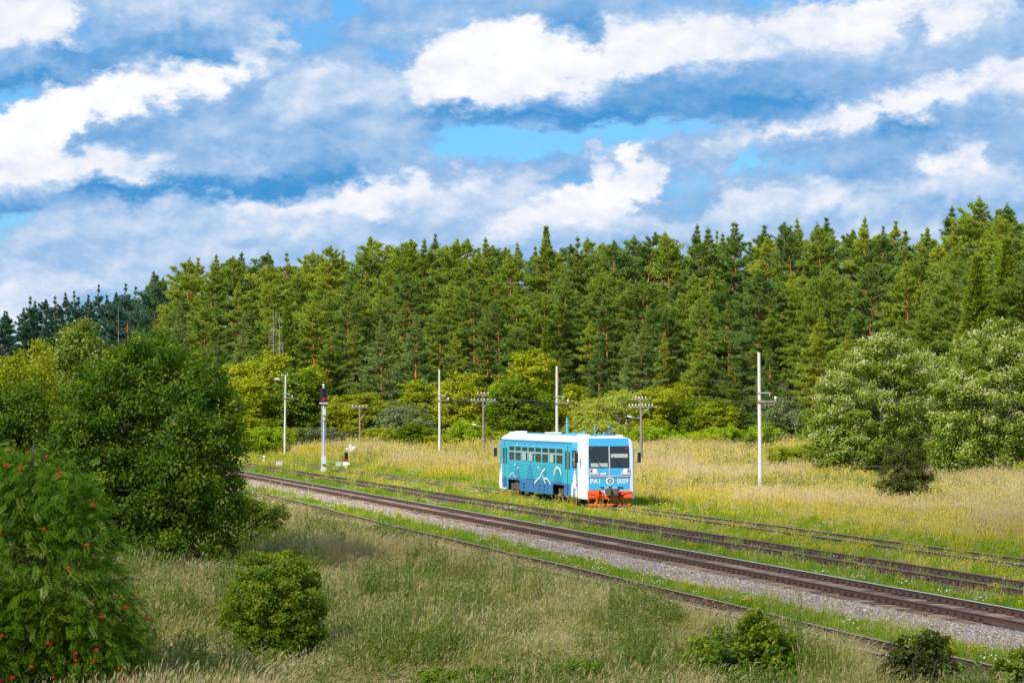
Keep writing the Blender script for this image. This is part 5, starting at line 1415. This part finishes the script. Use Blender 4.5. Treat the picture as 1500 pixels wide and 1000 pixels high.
# rowan with red berries -------------------------------------------------
def rowan():
    y = 46.5; b = at_dist(30, y)
    bl = crown_px(y, [(60, 830, 125, 150), (110, 900, 110, 95), (30, 720, 85, 75), (-60, 800, 130, 170), (-10, 930, 150, 100), (150, 950, 78, 70), (95, 740, 62, 66), (-80, 700, 80, 70)], b)
    rg = np.random.default_rng(51)
    bl = [(x, yy + rg.normal(0, .35), z, a, min(b_, 1.5), c) for (x, yy, z, a, b_, c) in bl]
    A = np.array(bl); n = 11500
    vol = (A[:, 3] * A[:, 4] * A[:, 5]) ** .7; bi = rg.choice(len(bl), n, p=vol / vol.sum()); B = A[bi]
    d = unit(rg.normal(0, 1, (n, 3))); d[:, 1] = np.where(rg.random(n) < .35, -np.abs(d[:, 1]), d[:, 1])
    r = (.55 ** 3 + (1 - .55 ** 3) * rg.random(n)) ** (1 / 3)
    # gather the leaves into sprays
    P = B[:, :3] + d * B[:, 3:6] * r[:, None]
    key = np.floor(P / .34); P = P * .72 + (key + .5) * .34 * .28 + rg.normal(0, .05, (n, 3))
    keep = P[:, 2] > .1; P, d = P[keep], d[keep]; n = len(P)
    az = np.arctan2(d[:, 1], d[:, 0]) + rg.normal(0, .7, n)
    rach = unit(np.stack([np.cos(az), np.sin(az), rg.normal(-.35, .45, n)], 1)); L_ = rg.uniform(.15, .24, n)
    up = unit(np.stack([rg.normal(0, .35, n), rg.normal(0, .35, n) - .25, np.ones(n)], 1)); side = unit(np.cross(rach, up)); up = np.cross(side, rach)
    Vs, Qs, Ts = [], [], []; o = 0; tn0 = np.clip(.38 + rg.normal(0, .17, n) + (rg.random(n) < .06) * .45, 0, 1)
    npair = 6
    for k in range(npair * 2 + 1):
        if k == npair * 2: f = 1.0; sg = 0
        else: f = .22 + .72 * (k // 2) / (npair - 1); sg = 1 if k % 2 else -1
        pos = P + rach * (L_ * f)[:, None] - np.array([0, 0, .22]) * (L_ * f * f)[:, None]
        dr = side * sg + rach * (.45 if sg else 1.0) + up * -.12
        ll = L_ * .40 * (1 - .25 * abs(f - .6)); V, Q = leaf_quads(pos, dr, up, ll, ll * .34, .1)
        Vs.append(V); Qs.append(Q + o); o += len(V); Ts.append(np.repeat(np.clip(tn0 + rg.normal(0, .06, n), 0, 1), 4))
    crown = new_mesh('crown', np.concatenate(Vs), np.concatenate(Qs), mats=[MAT['leaf_rowan']], attr=np.concatenate(Ts))
    paths = []
    for s in range(4):
        a = 1.57 * s + .4; off = np.array([cos(a) * .15, sin(a) * .15, -.3]); tp = np.array([cos(a) * .9, sin(a) * .6, 4.2 + .3 * s])
        mid = (off + tp) / 2 + rg.normal(0, .1, 3); paths.append(([off, mid, tp], [.07, .05, .015]))
        for q in range(22):
            i = int(rg.integers(n)); f = rg.uniform(.2, 1); st = off * (1 - f) + tp * f
            if P[i][2] < st[2] - .2: st = off * .7 + tp * .3
            paths.append(([st, (st + P[i]) / 2 + [0, 0, .15], P[i]], [.022, .014, .005]))
    TV, TQ = tubes_mesh(paths, 5)
    root = thing('rowan_tree', 'rowan tree with feathery leaves and red berry clusters', 'tree', b)
    link('trunk', new_mesh('trunk', TV, TQ, mats=[MAT['bark_grey']], smooth_=True), root); link('crown', crown, root)
    # berry clusters, one part each, on the outside of the crown
    bm = bmesh.new(); rb = np.random.default_rng(2)
    for k in range(22):
        c = rb.normal(0, 1, 3); c = c / np.linalg.norm(c) * np.array([.055, .05, .032]) * rb.uniform(.4, 1)
        q = bmesh.ops.create_icosphere(bm, subdivisions=1, radius=.0105)
        bmesh.ops.translate(bm, verts=q['verts'], vec=Vector(c))
    bme = bpy.data.meshes.new('berry_cluster'); bm.to_mesh(bme); bm.free(); bme.materials.append(MAT['berry_red'])
    spots = [(14, 660), (40, 662), (10, 680), (30, 684), (68, 668), (88, 691), (137, 737), (64, 769), (127, 792), (100, 824), (185, 882), (149, 894), (216, 902), (2, 776), (3, 919), (70, 930), (74, 933), (110, 946), (112, 957), (139, 957), (46, 964), (78, 982), (19, 980), (57, 997), (174, 968), (142, 942), (2, 983), (180, 984)]
    rb = np.random.default_rng(6)
    for (px, py) in spots:
        k = y / FPX; x = (px - CX) * k; z = HC - (py - HZ) * k
        # depth: front surface of the crown there
        best = None
        for (ex, ey, ez, a, bb, c) in bl:
            u = ((x - b.x - ex) / a) ** 2 + ((z - b.z - ez) / c) ** 2
            if u < 1:
                yy = ey - bb * sqrt(1 - u); best = yy if best is None else min(best, yy)
        yy = (best if best is not None else 0) - .06
        o = link('berry_cluster', bme, root, ((x * (y + yy) / y) - b.x, yy, z - b.z), (rb.uniform(-.4, .4), rb.uniform(-.4, .4), rb.uniform(0, 6))); s = rb.uniform(.75, 1.15); o.scale = (s, s, s)
rowan()
# ------------------------------------------------------------------ grass, weeds and stones (uncountable cover)
PROTO = bpy.data.collections.new('cover_pieces')

def blades(rg, n, h, w, spread, lean, curve, tips=0.0, tint0=.2, tint1=.8, head=None):
    """n bent blades of three triangles each; head = (length, width) of a seed head"""
    a = rg.uniform(0, 2 * pi, n); r = spread * np.sqrt(rg.random(n))
    B = np.stack([r * np.cos(a), r * np.sin(a), np.zeros(n)], 1)
    H = h * rg.uniform(.55, 1.1, n)
    dirv = np.stack([np.cos(a) * .35 + rg.normal(0, .3, n) + lean, np.sin(a) * .35 + rg.normal(0, .3, n) - .1, np.zeros(n)], 1)
    side = unit(np.stack([rg.normal(0, 1, n), rg.normal(0, .6, n), np.zeros(n)], 1)) * (w * rg.uniform(.7, 1.3, n))[:, None]
    m = B + dirv * (H * curve * .35)[:, None] + np.array([0, 0, 1.])[None] * (H * .55)[:, None]
    t = B + dirv * (H * curve)[:, None] + np.array([0, 0, 1.])[None] * H[:, None]
    V = np.stack([B - side * .5, B + side * .5, m - side * .4, m + side * .4, t], 1).reshape(-1, 3)
    k = (np.arange(n) * 5)[:, None]
    T = np.concatenate([k + np.array([[0, 1, 3]]), k + np.array([[0, 3, 2]]), k + np.array([[2, 3, 4]])], 0)
    base = rg.uniform(tint0, tint1, n)
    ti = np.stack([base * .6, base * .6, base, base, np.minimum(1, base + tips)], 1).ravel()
    if head:
        hd = unit(t - m); l = head[0] * rg.uniform(.7, 1.3, n)
        V2, Q2 = leaf_quads(t - hd * (l * .4)[:, None], hd, np.stack([rg.normal(0, 1, n), np.ones(n), rg.normal(0, .3, n)], 1), l, head[1] * rg.uniform(.7, 1.3, n))
        T2 = np.concatenate([Q2[:, [0, 1, 2]], Q2[:, [0, 2, 3]]]) + len(V)
        V = np.concatenate([V, V2]); T = np.concatenate([T, T2]); ti = np.concatenate([ti, np.full(len(V2), .95)])
    return V, T, ti

def join(*parts):
    V, T, t, mi = [], [], [], []; o = 0
    for (v, f, ti, m) in parts:
        V.append(v); T.append(f + o); t.append(ti); mi.append(np.full(len(f), m)); o += len(v)
    return np.concatenate(V), np.concatenate(T), np.concatenate(t), np.concatenate(mi)

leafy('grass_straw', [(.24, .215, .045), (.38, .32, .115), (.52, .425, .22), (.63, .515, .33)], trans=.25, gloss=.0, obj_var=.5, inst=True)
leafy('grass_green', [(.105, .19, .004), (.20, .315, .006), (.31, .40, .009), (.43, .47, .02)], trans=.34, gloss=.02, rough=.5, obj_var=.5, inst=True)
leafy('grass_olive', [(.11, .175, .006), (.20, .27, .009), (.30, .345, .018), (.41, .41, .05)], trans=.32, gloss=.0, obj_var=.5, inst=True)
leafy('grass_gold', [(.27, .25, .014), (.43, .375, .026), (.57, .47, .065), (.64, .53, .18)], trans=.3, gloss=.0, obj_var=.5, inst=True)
leafy('weed_grey', [(.085, .14, .018), (.155, .215, .030), (.25, .28, .065)], trans=.25, gloss=.02, obj_var=.4, inst=True)
leafy('clover', [(.085, .20, .006), (.15, .30, .008), (.23, .39, .012)], trans=.34, gloss=.03, rough=.5, obj_var=.45, inst=True)
leafy('petal_yellow', [(.55, .42, .012), (.68, .52, .02)], trans=.2, gloss=0, obj_var=.5, inst=True)
leafy('petal_white', [(.62, .62, .58), (.75, .75, .72)], trans=.2, gloss=0, obj_var=.5, inst=True)

def leaves_on_stems(rg, n, h, ll, lw, nl, spread, tint=(.2, .9)):
    P, D, U, ti = [], [], [], []
    SV, ST, Sti = blades(rg, n, h, .014, spread, .05, .12, tint0=.2, tint1=.5)
    tops = SV.reshape(n, 5, 3)
    f = rg.random((n, nl)) ** .8
    p = tops[:, 0:1] * (1 - f[..., None]) + tops[:, 4:5] * f[..., None]
    d = rg.normal(0, 1, (n, nl, 3)); d[..., 2] = np.abs(d[..., 2]) * .6 + .2
    V, Q = leaf_quads(p.reshape(-1, 3), d.reshape(-1, 3), rg.normal(0, 1, (n * nl, 3)) + np.array([0, -.3, .8]), ll * rg.uniform(.6, 1.3, n * nl), lw * rg.uniform(.7, 1.3, n * nl))
    T = np.concatenate([Q[:, [0, 1, 2]], Q[:, [0, 2, 3]]])
    return (SV, ST, Sti), (V, T, np.repeat(rg.uniform(*tint, n * nl), 4))

def flowers(rg, n, h, spread, size):
    a = rg.uniform(0, 6.28, n); r = spread * np.sqrt(rg.random(n)); p = np.stack([r * np.cos(a), r * np.sin(a), h * rg.uniform(.7, 1.1, n)], 1)
    V, Q = leaf_quads(p, rg.normal(0, 1, (n, 3)) * [1, 1, .4], rg.normal(0, .4, (n, 3)) + [0, -.6, .8], np.full(n, size) * rg.uniform(.7, 1.3, n), np.full(n, size) * rg.uniform(.8, 1.2, n))
    return V, np.concatenate([Q[:, [0, 1, 2]], Q[:, [0, 2, 3]]]), np.repeat(rg.random(n), 4)

PIECES = []
def piece(name, parts, mats):
    V, T, ti, mi = join(*parts)
    o = bpy.data.objects.new('%02d_%s' % (len(PIECES), name), new_mesh(name, V, None, T, mats=[MAT[m] for m in mats], tm=mi, attr=ti))
    PROTO.objects.link(o); PIECES.append(name); return len(PIECES) - 1
K = {}
rg = np.random.default_rng(91)
for v in range(3):
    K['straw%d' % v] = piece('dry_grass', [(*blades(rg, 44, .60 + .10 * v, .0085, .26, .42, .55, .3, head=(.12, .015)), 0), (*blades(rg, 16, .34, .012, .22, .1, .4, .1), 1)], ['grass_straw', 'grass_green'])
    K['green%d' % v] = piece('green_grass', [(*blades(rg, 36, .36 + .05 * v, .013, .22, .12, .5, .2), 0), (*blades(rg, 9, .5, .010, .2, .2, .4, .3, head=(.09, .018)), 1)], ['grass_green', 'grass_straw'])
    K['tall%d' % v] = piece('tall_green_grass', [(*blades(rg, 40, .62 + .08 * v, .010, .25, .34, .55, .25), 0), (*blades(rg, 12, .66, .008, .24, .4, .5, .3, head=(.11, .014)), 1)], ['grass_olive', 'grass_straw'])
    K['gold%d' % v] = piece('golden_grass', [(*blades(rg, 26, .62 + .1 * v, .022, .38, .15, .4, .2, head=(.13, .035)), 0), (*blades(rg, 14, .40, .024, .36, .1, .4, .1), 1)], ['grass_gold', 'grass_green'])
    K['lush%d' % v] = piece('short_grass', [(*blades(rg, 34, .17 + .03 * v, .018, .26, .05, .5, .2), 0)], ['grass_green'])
    s_, l_ = leaves_on_stems(rg, 7, .72 + .1 * v, .085, .022, 22, .16)
    K['weed%d' % v] = piece('grey_weed', [(*s_, 0), (*l_, 0)], ['weed_grey'])
    s_, l_ = leaves_on_stems(rg, 26, .13, .045, .035, 4, .24, (.3, .9))
    K['clover%d' % v] = piece('clover', [(*s_, 0), (*l_, 0)], ['clover'])
    s_, l_ = leaves_on_stems(rg, 8, .42, .07, .025, 14, .2)
    K['yellow%d' % v] = piece('yellow_flowers', [(*s_, 0), (*l_, 0), (*flowers(rg, 26, .42, .22, .045), 1)], ['grass_green', 'petal_yellow'])
K['white0'] = piece('white_flowers', [(*blades(rg, 14, .3, .012, .2, .05, .3), 0), (*flowers(rg, 16, .28, .22, .05), 1)], ['grass_green', 'petal_white'])
solid('stone_mix', (.30, .265, .245), .9, var=.5, scale=9)
def stone_mat():
    m, nt, N, L = _nodes('stone_piece')
    out = N.new('ShaderNodeOutputMaterial'); b = N.new('ShaderNodeBsdfPrincipled'); L.new(b.outputs[0], out.inputs[0])
    ai = N.new('ShaderNodeAttribute'); ai.attribute_name = 'tone'; ai.attribute_type = 'INSTANCER'
    r = N.new('ShaderNodeValToRGB'); L.new(ai.outputs['Fac'], r.inputs[0]); r.color_ramp.interpolation = 'CONSTANT'
    cols = [(.19, .15, .12), (.38, .31, .26), (.47, .40, .34), (.27, .21, .17), (.62, .55, .49), (.39, .29, .23), (.25, .22, .20)]
    e = r.color_ramp.elements
    while len(e) < len(cols): e.new(1.0)
    for k in range(len(cols)): e[k].position = k / len(cols)
    for k, c in enumerate(cols): e[k].color = (*c, 1)
    L.new(r.outputs[0], b.inputs['Base Color']); b.inputs['Roughness'].default_value = .9
    return m
stone_mat()
for v in range(3):
    bm = bmesh.new(); bmesh.ops.create_icosphere(bm, subdivisions=1, radius=.5)
    for q in bm.verts: q.co = Vector((q.co.x * rg.uniform(.75, 1.2), q.co.y * rg.uniform(.6, 1.0), q.co.z * rg.uniform(.5, .8)))
    me = bpy.data.meshes.new('stone'); bm.to_mesh(me); bm.free(); me.materials.append(MAT['stone_piece'])
    o = bpy.data.objects.new('%02d_stone' % len(PIECES), me); PROTO.objects.link(o); PIECES.append('stone'); K['stone%d' % v] = len(PIECES) - 1

def scatter_tree():
    g = bpy.data.node_groups.new('scatter_cover', 'GeometryNodeTree')
    g.interface.new_socket('Geometry', in_out='INPUT', socket_type='NodeSocketGeometry')
    g.interface.new_socket('Geometry', in_out='OUTPUT', socket_type='NodeSocketGeometry')
    N, L = g.nodes, g.links
    gi = N.new('NodeGroupInput'); go = N.new('NodeGroupOutput'); ip = N.new('GeometryNodeInstanceOnPoints')
    ci = N.new('GeometryNodeCollectionInfo'); ci.inputs['Collection'].default_value = PROTO
    ci.inputs['Separate Children'].default_value = True; ci.inputs['Reset Children'].default_value = True
    def na(name, typ):
        n = N.new('GeometryNodeInputNamedAttribute'); n.data_type = typ; n.inputs['Name'].default_value = name; return n.outputs['Attribute']
    L.new(gi.outputs[0], ip.inputs['Points']); L.new(ci.outputs[0], ip.inputs['Instance']); ip.inputs['Pick Instance'].default_value = True
    L.new(na('idx', 'INT'), ip.inputs['Instance Index']); L.new(na('rot', 'FLOAT_VECTOR'), ip.inputs['Rotation']); L.new(na('scl', 'FLOAT_VECTOR'), ip.inputs['Scale'])
    L.new(ip.outputs[0], go.inputs[0])
    return g
SCATTER = scatter_tree()

def wob(x, y, sc, seed):
    """smooth pseudo noise in 0..1"""
    r = np.random.default_rng(seed); v = np.zeros_like(x)
    for k in range(7):
        a = r.uniform(0, 6.28); f = sc * r.uniform(.5, 1.9); v = v + np.sin(x * cos(a) * f + y * sin(a) * f * .6 + r.uniform(0, 6.28))
    return np.clip(.5 + v / 6.5, 0, 1)

def cover(name, label, pts, idx, scl, tone, seed, z=None, tilt=.06, rot3=False, sz=None):
    x, y = pts; n = len(x); r = np.random.default_rng(seed)
    zz = ground_z(x, y) - .02 if z is None else z
    me = new_mesh(name, np.stack([x, y, zz], 1))
    a = me.attributes.new('idx', 'INT', 'POINT'); a.data.foreach_set('value', np.asarray(idx, np.int32))
    rot = np.stack([r.normal(0, tilt, n), r.normal(0, tilt, n), r.uniform(-.8, .8, n)], 1) if not rot3 else r.uniform(0, 6.28, (n, 3))
    a = me.attributes.new('rot', 'FLOAT_VECTOR', 'POINT'); a.data.foreach_set('vector', rot.astype(np.float32).ravel())
    S = np.stack([scl, scl, scl if sz is None else sz], 1)
    a = me.attributes.new('scl', 'FLOAT_VECTOR', 'POINT'); a.data.foreach_set('vector', S.astype(np.float32).ravel())
    a = me.attributes.new('tone', 'FLOAT', 'POINT'); a.data.foreach_set('value', np.clip(tone, 0, 1).astype(np.float32))
    o = link(name, me, kind='stuff', label=label)
    md = o.modifiers.new('scatter', 'NODES'); md.node_group = SCATTER
    return o

def rand_pts(rg, n, y0, y1, lim=.265, pw=1.0):
    """points over the view's wedge of ground, even per square metre for pw = 1"""
    u = rg.random(n); y = np.sqrt(y0 ** 2 + (y1 ** 2 - y0 ** 2) * u ** pw) if pw == 1.0 else y0 * (y1 / y0) ** u
    x = rg.uniform(-1, 1, n) * lim * y
    return x, y, x * CA + y * SA
def pick(rg, kinds, w, n):
    w = np.array(w, float); k = rg.choice(len(kinds), n, p=w / w.sum()); v = rg.integers(0, 3, n)
    t = np.array([[K[kd + str(j)] if (kd + str(j)) in K else K[kd + '0'] for j in range(3)] for kd in kinds]); return t[k, v]

rg = np.random.default_rng(101)
NEAR_CLEAR = [(at_dist(402, 56.5), 1.05), (at_dist(200, 86), 3.0)]
# foreground meadow: tall dry grass with green and grey weeds
x, y, s = rand_pts(rg, 100000, 44, 300, pw=2)
keep = (s < 22.5 + .35 * wob(x, y, .8, 1)) & ~((np.abs(s - S_OLD - .8) < .16) & (wob(x, y, .5, 31) < .86)) & ~((s > 21.6) & (rg.random(len(x)) < .35))
for (px_, y_, r_) in ((402, 56.5, 1.0), (1070, 51, 1.0), (1120, 51, .8), (1015, 51, .7), (1342, 51, .75), (1310, 51, .5), (1490, 50, .6), (700, 49.6, .9), (850, 49.6, .9)):
    q_ = at_dist(px_, y_); keep &= ~(((x - q_.x) ** 2 + ((y - q_.y + r_ * 1.2) * .45) ** 2) < r_ * r_)
x, y, s = x[keep], y[keep], s[keep]; n = len(x)
dry = wob(x, y, .42, 2); wd = wob(x, y, .7, 3)
pd = np.clip((dry - .44) * 3.0, .03, .68)
idx = np.where(rg.random(n) < pd, pick(rg, ['straw'], [1], n), pick(rg, ['tall', 'green', 'straw', 'weed'], [.66, .14, .10, .10], n))
idx = np.where((wd > .56) & (rg.random(n) < .40), pick(rg, ['weed'], [1], n), idx)
idx = np.where(rg.random(n) < .012, pick(rg, ['yellow'], [1], n), idx)
far = np.clip((y - 70) / 80, 0, 1.2)
scl = rg.uniform(.75, 1.25, n) * (.88 + .55 * far)
hz = scl * (.55 + .75 * wob(x, y, .55, 4)) * (1 - .3 * far) * np.interp(s, [18.0, 20.4, 21.0, 22.6], [1.0, .50, .26, .22])
big = (wob(x, y, .9, 41) > .70) & (rg.random(n) < .35) & (s < 19.5)
idx = np.where(big, pick(rg, ['weed', 'tall'], [.6, .4], n), idx); hz = np.where(big, hz * 1.5, hz); scl = np.where(big, scl * 1.35, scl)
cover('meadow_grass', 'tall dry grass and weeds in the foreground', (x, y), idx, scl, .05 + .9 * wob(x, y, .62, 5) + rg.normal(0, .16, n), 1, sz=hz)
# green verges: strip before the ballast, strip between the tracks
x, y, s = rand_pts(rg, 260000, 48, 420, pw=2)
e1 = .45 * (wob(x, y, .55, 6) - .5) * 2
v1 = (s > 22.75) & (s < 24.55 + e1 * .8 + .02 * (y < 90)); v2 = (s > 29.95 + e1 * .15) & (s < 31.05 + e1 * .3)
v3 = (np.abs(s - S_SIDE) < 1.6) & (rg.random(len(x)) < .07) & (np.abs(np.abs(s - S_SIDE) - .8) > .12)
keep = v1 | v2 | v3; x, y, s = x[keep], y[keep], s[keep]; n = len(x)
idx = pick(rg, ['clover', 'lush', 'green', 'yellow', 'white'], [.60, .34, .05, .006, .008], n)
z = np.where(np.abs(s - S_SIDE) < 1.62, -.27, -.44)
sc = rg.uniform(.7, 1.3, n) * (1 + .5 * np.clip((y - 90) / 120, 0, 1.2))
cover('verge_grass', 'short bright green clover and grass beside the ballast', (x, y), idx, sc, .25 + .6 * wob(x, y, .8, 7) + rg.normal(0, .1, n), 2, z=z, sz=sc * rg.uniform(.7, 1.2, n))
# short grass around the buried track and the railcar
x, y, s = rand_pts(rg, 250000, 70, 420, pw=2)
edge = 49.0 + 4.0 * (wob(x, y, .16, 8) - .5) * 2 - .018 * np.clip(y - 160, 0, 150)
keep = (s > 34.35 + .4 * (wob(x, y, .7, 9) - .5)) & (s < edge) & ~((np.abs(np.abs(s - S_TRAIN) - .8) < .07) & (y < 160)); x, y, s = x[keep], y[keep], s[keep]; n = len(x)
sel = rg.random(n) < np.where(y < 200, .78, .5); x, y, s = x[sel], y[sel], s[sel]; n = len(x)
yel = wob(x, y, .25, 10)
idx = np.where(rg.random(n) < np.where(s > 44.5, .25 + .6 * yel, .10), pick(rg, ['green', 'lush', 'yellow', 'gold'], [.52, .30, .03, .15], n), pick(rg, ['lush', 'clover', 'white', 'yellow'], [.66, .32, .010, .004], n))
low = (s < 42.6)
sc = rg.uniform(.8, 1.3, n) * (1 + .6 * np.clip((y - 110) / 150, 0, 1.3)); under = (np.abs(s - S_TRAIN) < 1.5)
cover('trackside_grass', 'short yellow-green grass round the buried track', (x, y), idx, sc, .35 + .55 * wob(x, y, .3, 11) + rg.normal(0, .1, n), 3, sz=sc * np.where(under, .5, np.where(low, .72, 1.0)) * rg.uniform(.6, 1.05, n) * .9)
# golden field running up to the wood
x, y, s = rand_pts(rg, 150000, 95, 470, pw=2)
edge = 48.4 + 4.0 * (wob(x, y, .16, 8) - .5) * 2 - .018 * np.clip(y - 160, 0, 150)
keep = (s > edge) & (y < forest_edge(x, y) + 10); x, y, s = x[keep], y[keep], s[keep]; n = len(x)
wd = wob(x, y, .13, 12); gr = wob(x, y, .10, 13)
rt = np.clip((x / y - .07) / .1, 0, 1) * (y < 190)
idx = np.where(rg.random(n) < np.clip(.72 - .35 * rt, 0, 1), pick(rg, ['gold', 'straw', 'green'], [.54, .22, .24], n), pick(rg, ['green', 'straw', 'weed', 'yellow'], [.50, .31, .17, .02], n))
idx = np.where((wd > .60 - .14 * rt) & (rg.random(n) < .22 + .25 * rt), pick(rg, ['weed'], [1], n), idx)
idx = np.where((gr > .54) & (rg.random(n) < .62), pick(rg, ['green', 'tall', 'lush'], [.5, .35, .15], n), idx)
tan_ = wob(x, y, .19, 44)
idx = np.where((tan_ > .56) & (rg.random(n) < .6), pick(rg, ['straw'], [1], n), idx)
sc = rg.uniform(.8, 1.35, n) * (1.0 + .75 * np.clip((y - 130) / 160, 0, 1.3))
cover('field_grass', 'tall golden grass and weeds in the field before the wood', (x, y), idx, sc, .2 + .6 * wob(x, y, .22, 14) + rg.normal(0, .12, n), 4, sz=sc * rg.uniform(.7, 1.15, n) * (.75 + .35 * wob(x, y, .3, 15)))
# loose stones on the ballast
x, y, s = rand_pts(rg, 620000, 55, 300, pw=2)
keep = ((s > 24.0) & (s < 30.1)) | ((np.abs(s - S_SIDE) < 1.7) & (rg.random(len(x)) < .5)); x, y, s = x[keep], y[keep], s[keep]; n = len(x)
zb = np.interp(s, [23.7, 24.2, 25.0, 25.7, 29.6, 30.2, 31.0, 31.35, 31.9, 33.3, 33.9, 34.3], [-.6, -.42, -.36, -.25, -.25, -.40, -.42, -.28, -.245, -.245, -.28, -.4])
inn = np.abs(s - S_MAIN) < 1.4
zb = np.where(inn, -.262, zb); sel = ~inn | (rg.random(n) < .6); x, y, s, zb = x[sel], y[sel], s[sel], zb[sel]; n = len(x)
sc = rg.uniform(.035, .075, n) * (1 + .5 * np.clip((y - 90) / 100, 0, 1))
cover('ballast_stones', 'loose crushed stones on the track bed', (x, y), pick(rg, ['stone'], [1], n), sc, rg.random(n), 5, z=zb + .01, rot3=True)
print('cover pieces', {o.name: len(o.data.vertices) for o in bpy.data.objects if o.get('kind') == 'stuff' and o.modifiers})
# ------------------------------------------------------------------ clouds overhead that shade the foreground and the far stand
def cloud_material():
    m, nt, N, L = _nodes('cloud_vapour')
    out = N.new('ShaderNodeOutputMaterial'); tr = N.new('ShaderNodeBsdfTransparent'); df = N.new('ShaderNodeBsdfTranslucent'); df.inputs[0].default_value = (.9, .92, .95, 1)
    d2 = N.new('ShaderNodeBsdfDiffuse'); d2.inputs[0].default_value = (.9, .9, .92, 1); ad = N.new('ShaderNodeMixShader'); ad.inputs[0].default_value = .5
    L.new(df.outputs[0], ad.inputs[1]); L.new(d2.outputs[0], ad.inputs[2])
    tc = N.new('ShaderNodeTexCoord'); vm = N.new('ShaderNodeVectorMath'); vm.operation = 'MULTIPLY'; L.new(tc.outputs['Object'], vm.inputs[0]); vm.inputs[1].default_value = (1, 1, 0)
    ln = N.new('ShaderNodeVectorMath'); ln.operation = 'LENGTH'; L.new(vm.outputs[0], ln.inputs[0])
    nz = N.new('ShaderNodeTexNoise'); nz.inputs['Scale'].default_value = 2.2; nz.inputs['Detail'].default_value = 6; L.new(tc.outputs['Object'], nz.inputs['Vector'])
    ma = N.new('ShaderNodeMath'); ma.operation = 'MULTIPLY_ADD'; L.new(nz.outputs[0], ma.inputs[0]); ma.inputs[1].default_value = .35; L.new(ln.outputs['Value'], ma.inputs[2])
    mr = N.new('ShaderNodeMapRange'); mr.interpolation_type = 'SMOOTHSTEP'; L.new(ma.outputs[0], mr.inputs[0]); mr.inputs[1].default_value = .86; mr.inputs[2].default_value = 1.16
    mr.inputs[3].default_value = .28; mr.inputs[4].default_value = 0.0
    mx = N.new('ShaderNodeMixShader'); L.new(mr.outputs[0], mx.inputs[0]); L.new(tr.outputs[0], mx.inputs[1]); L.new(ad.outputs[0], mx.inputs[2])
    L.new(mx.outputs[0], out.inputs[0])
cloud_material()
def cloud(label, gx, gy, rx, ry, alt, rz, seed):
    """a flat-based cumulus whose shadow falls round (gx, gy)"""
    k = (alt + .4) / S_DIR.z
    bm = bmesh.new(); bmesh.ops.create_icosphere(bm, subdivisions=5, radius=1.0); r = np.random.default_rng(seed)
    ph = r.uniform(0, 6.28, 12)
    for v in bm.verts:
        c = v.co.copy(); l = 1 + .07 * sin(5 * c.x + ph[0]) * cos(4 * c.y + ph[1]) + .05 * sin(11 * c.x + ph[2]) * sin(9 * c.y + ph[3]) + .05 * cos(13 * c.z + 7 * c.x)
        v.co = Vector((c.x * l, c.y * l, c.z * l * (1.0 if c.z > 0 else .25)))
    me = bpy.data.meshes.new('cloud'); bm.to_mesh(me); bm.free(); me.materials.append(MAT['cloud_vapour'])
    o = link('cloud', me, None, (gx + S_DIR.x * k, gy + S_DIR.y * k, alt), (0, 0, rz), label, 'cloud', 'low cumulus clouds', None); o.scale = (rx, ry, 26)
    me.polygons.foreach_set('use_smooth', [True] * len(me.polygons))
cloud('broad low cumulus shading the foreground meadow', 12, 28, 150, 116, 330, .24, 1)
cloud('low cumulus shading the far pine stand', -125, 560, 70, 120, 330, .2, 2)
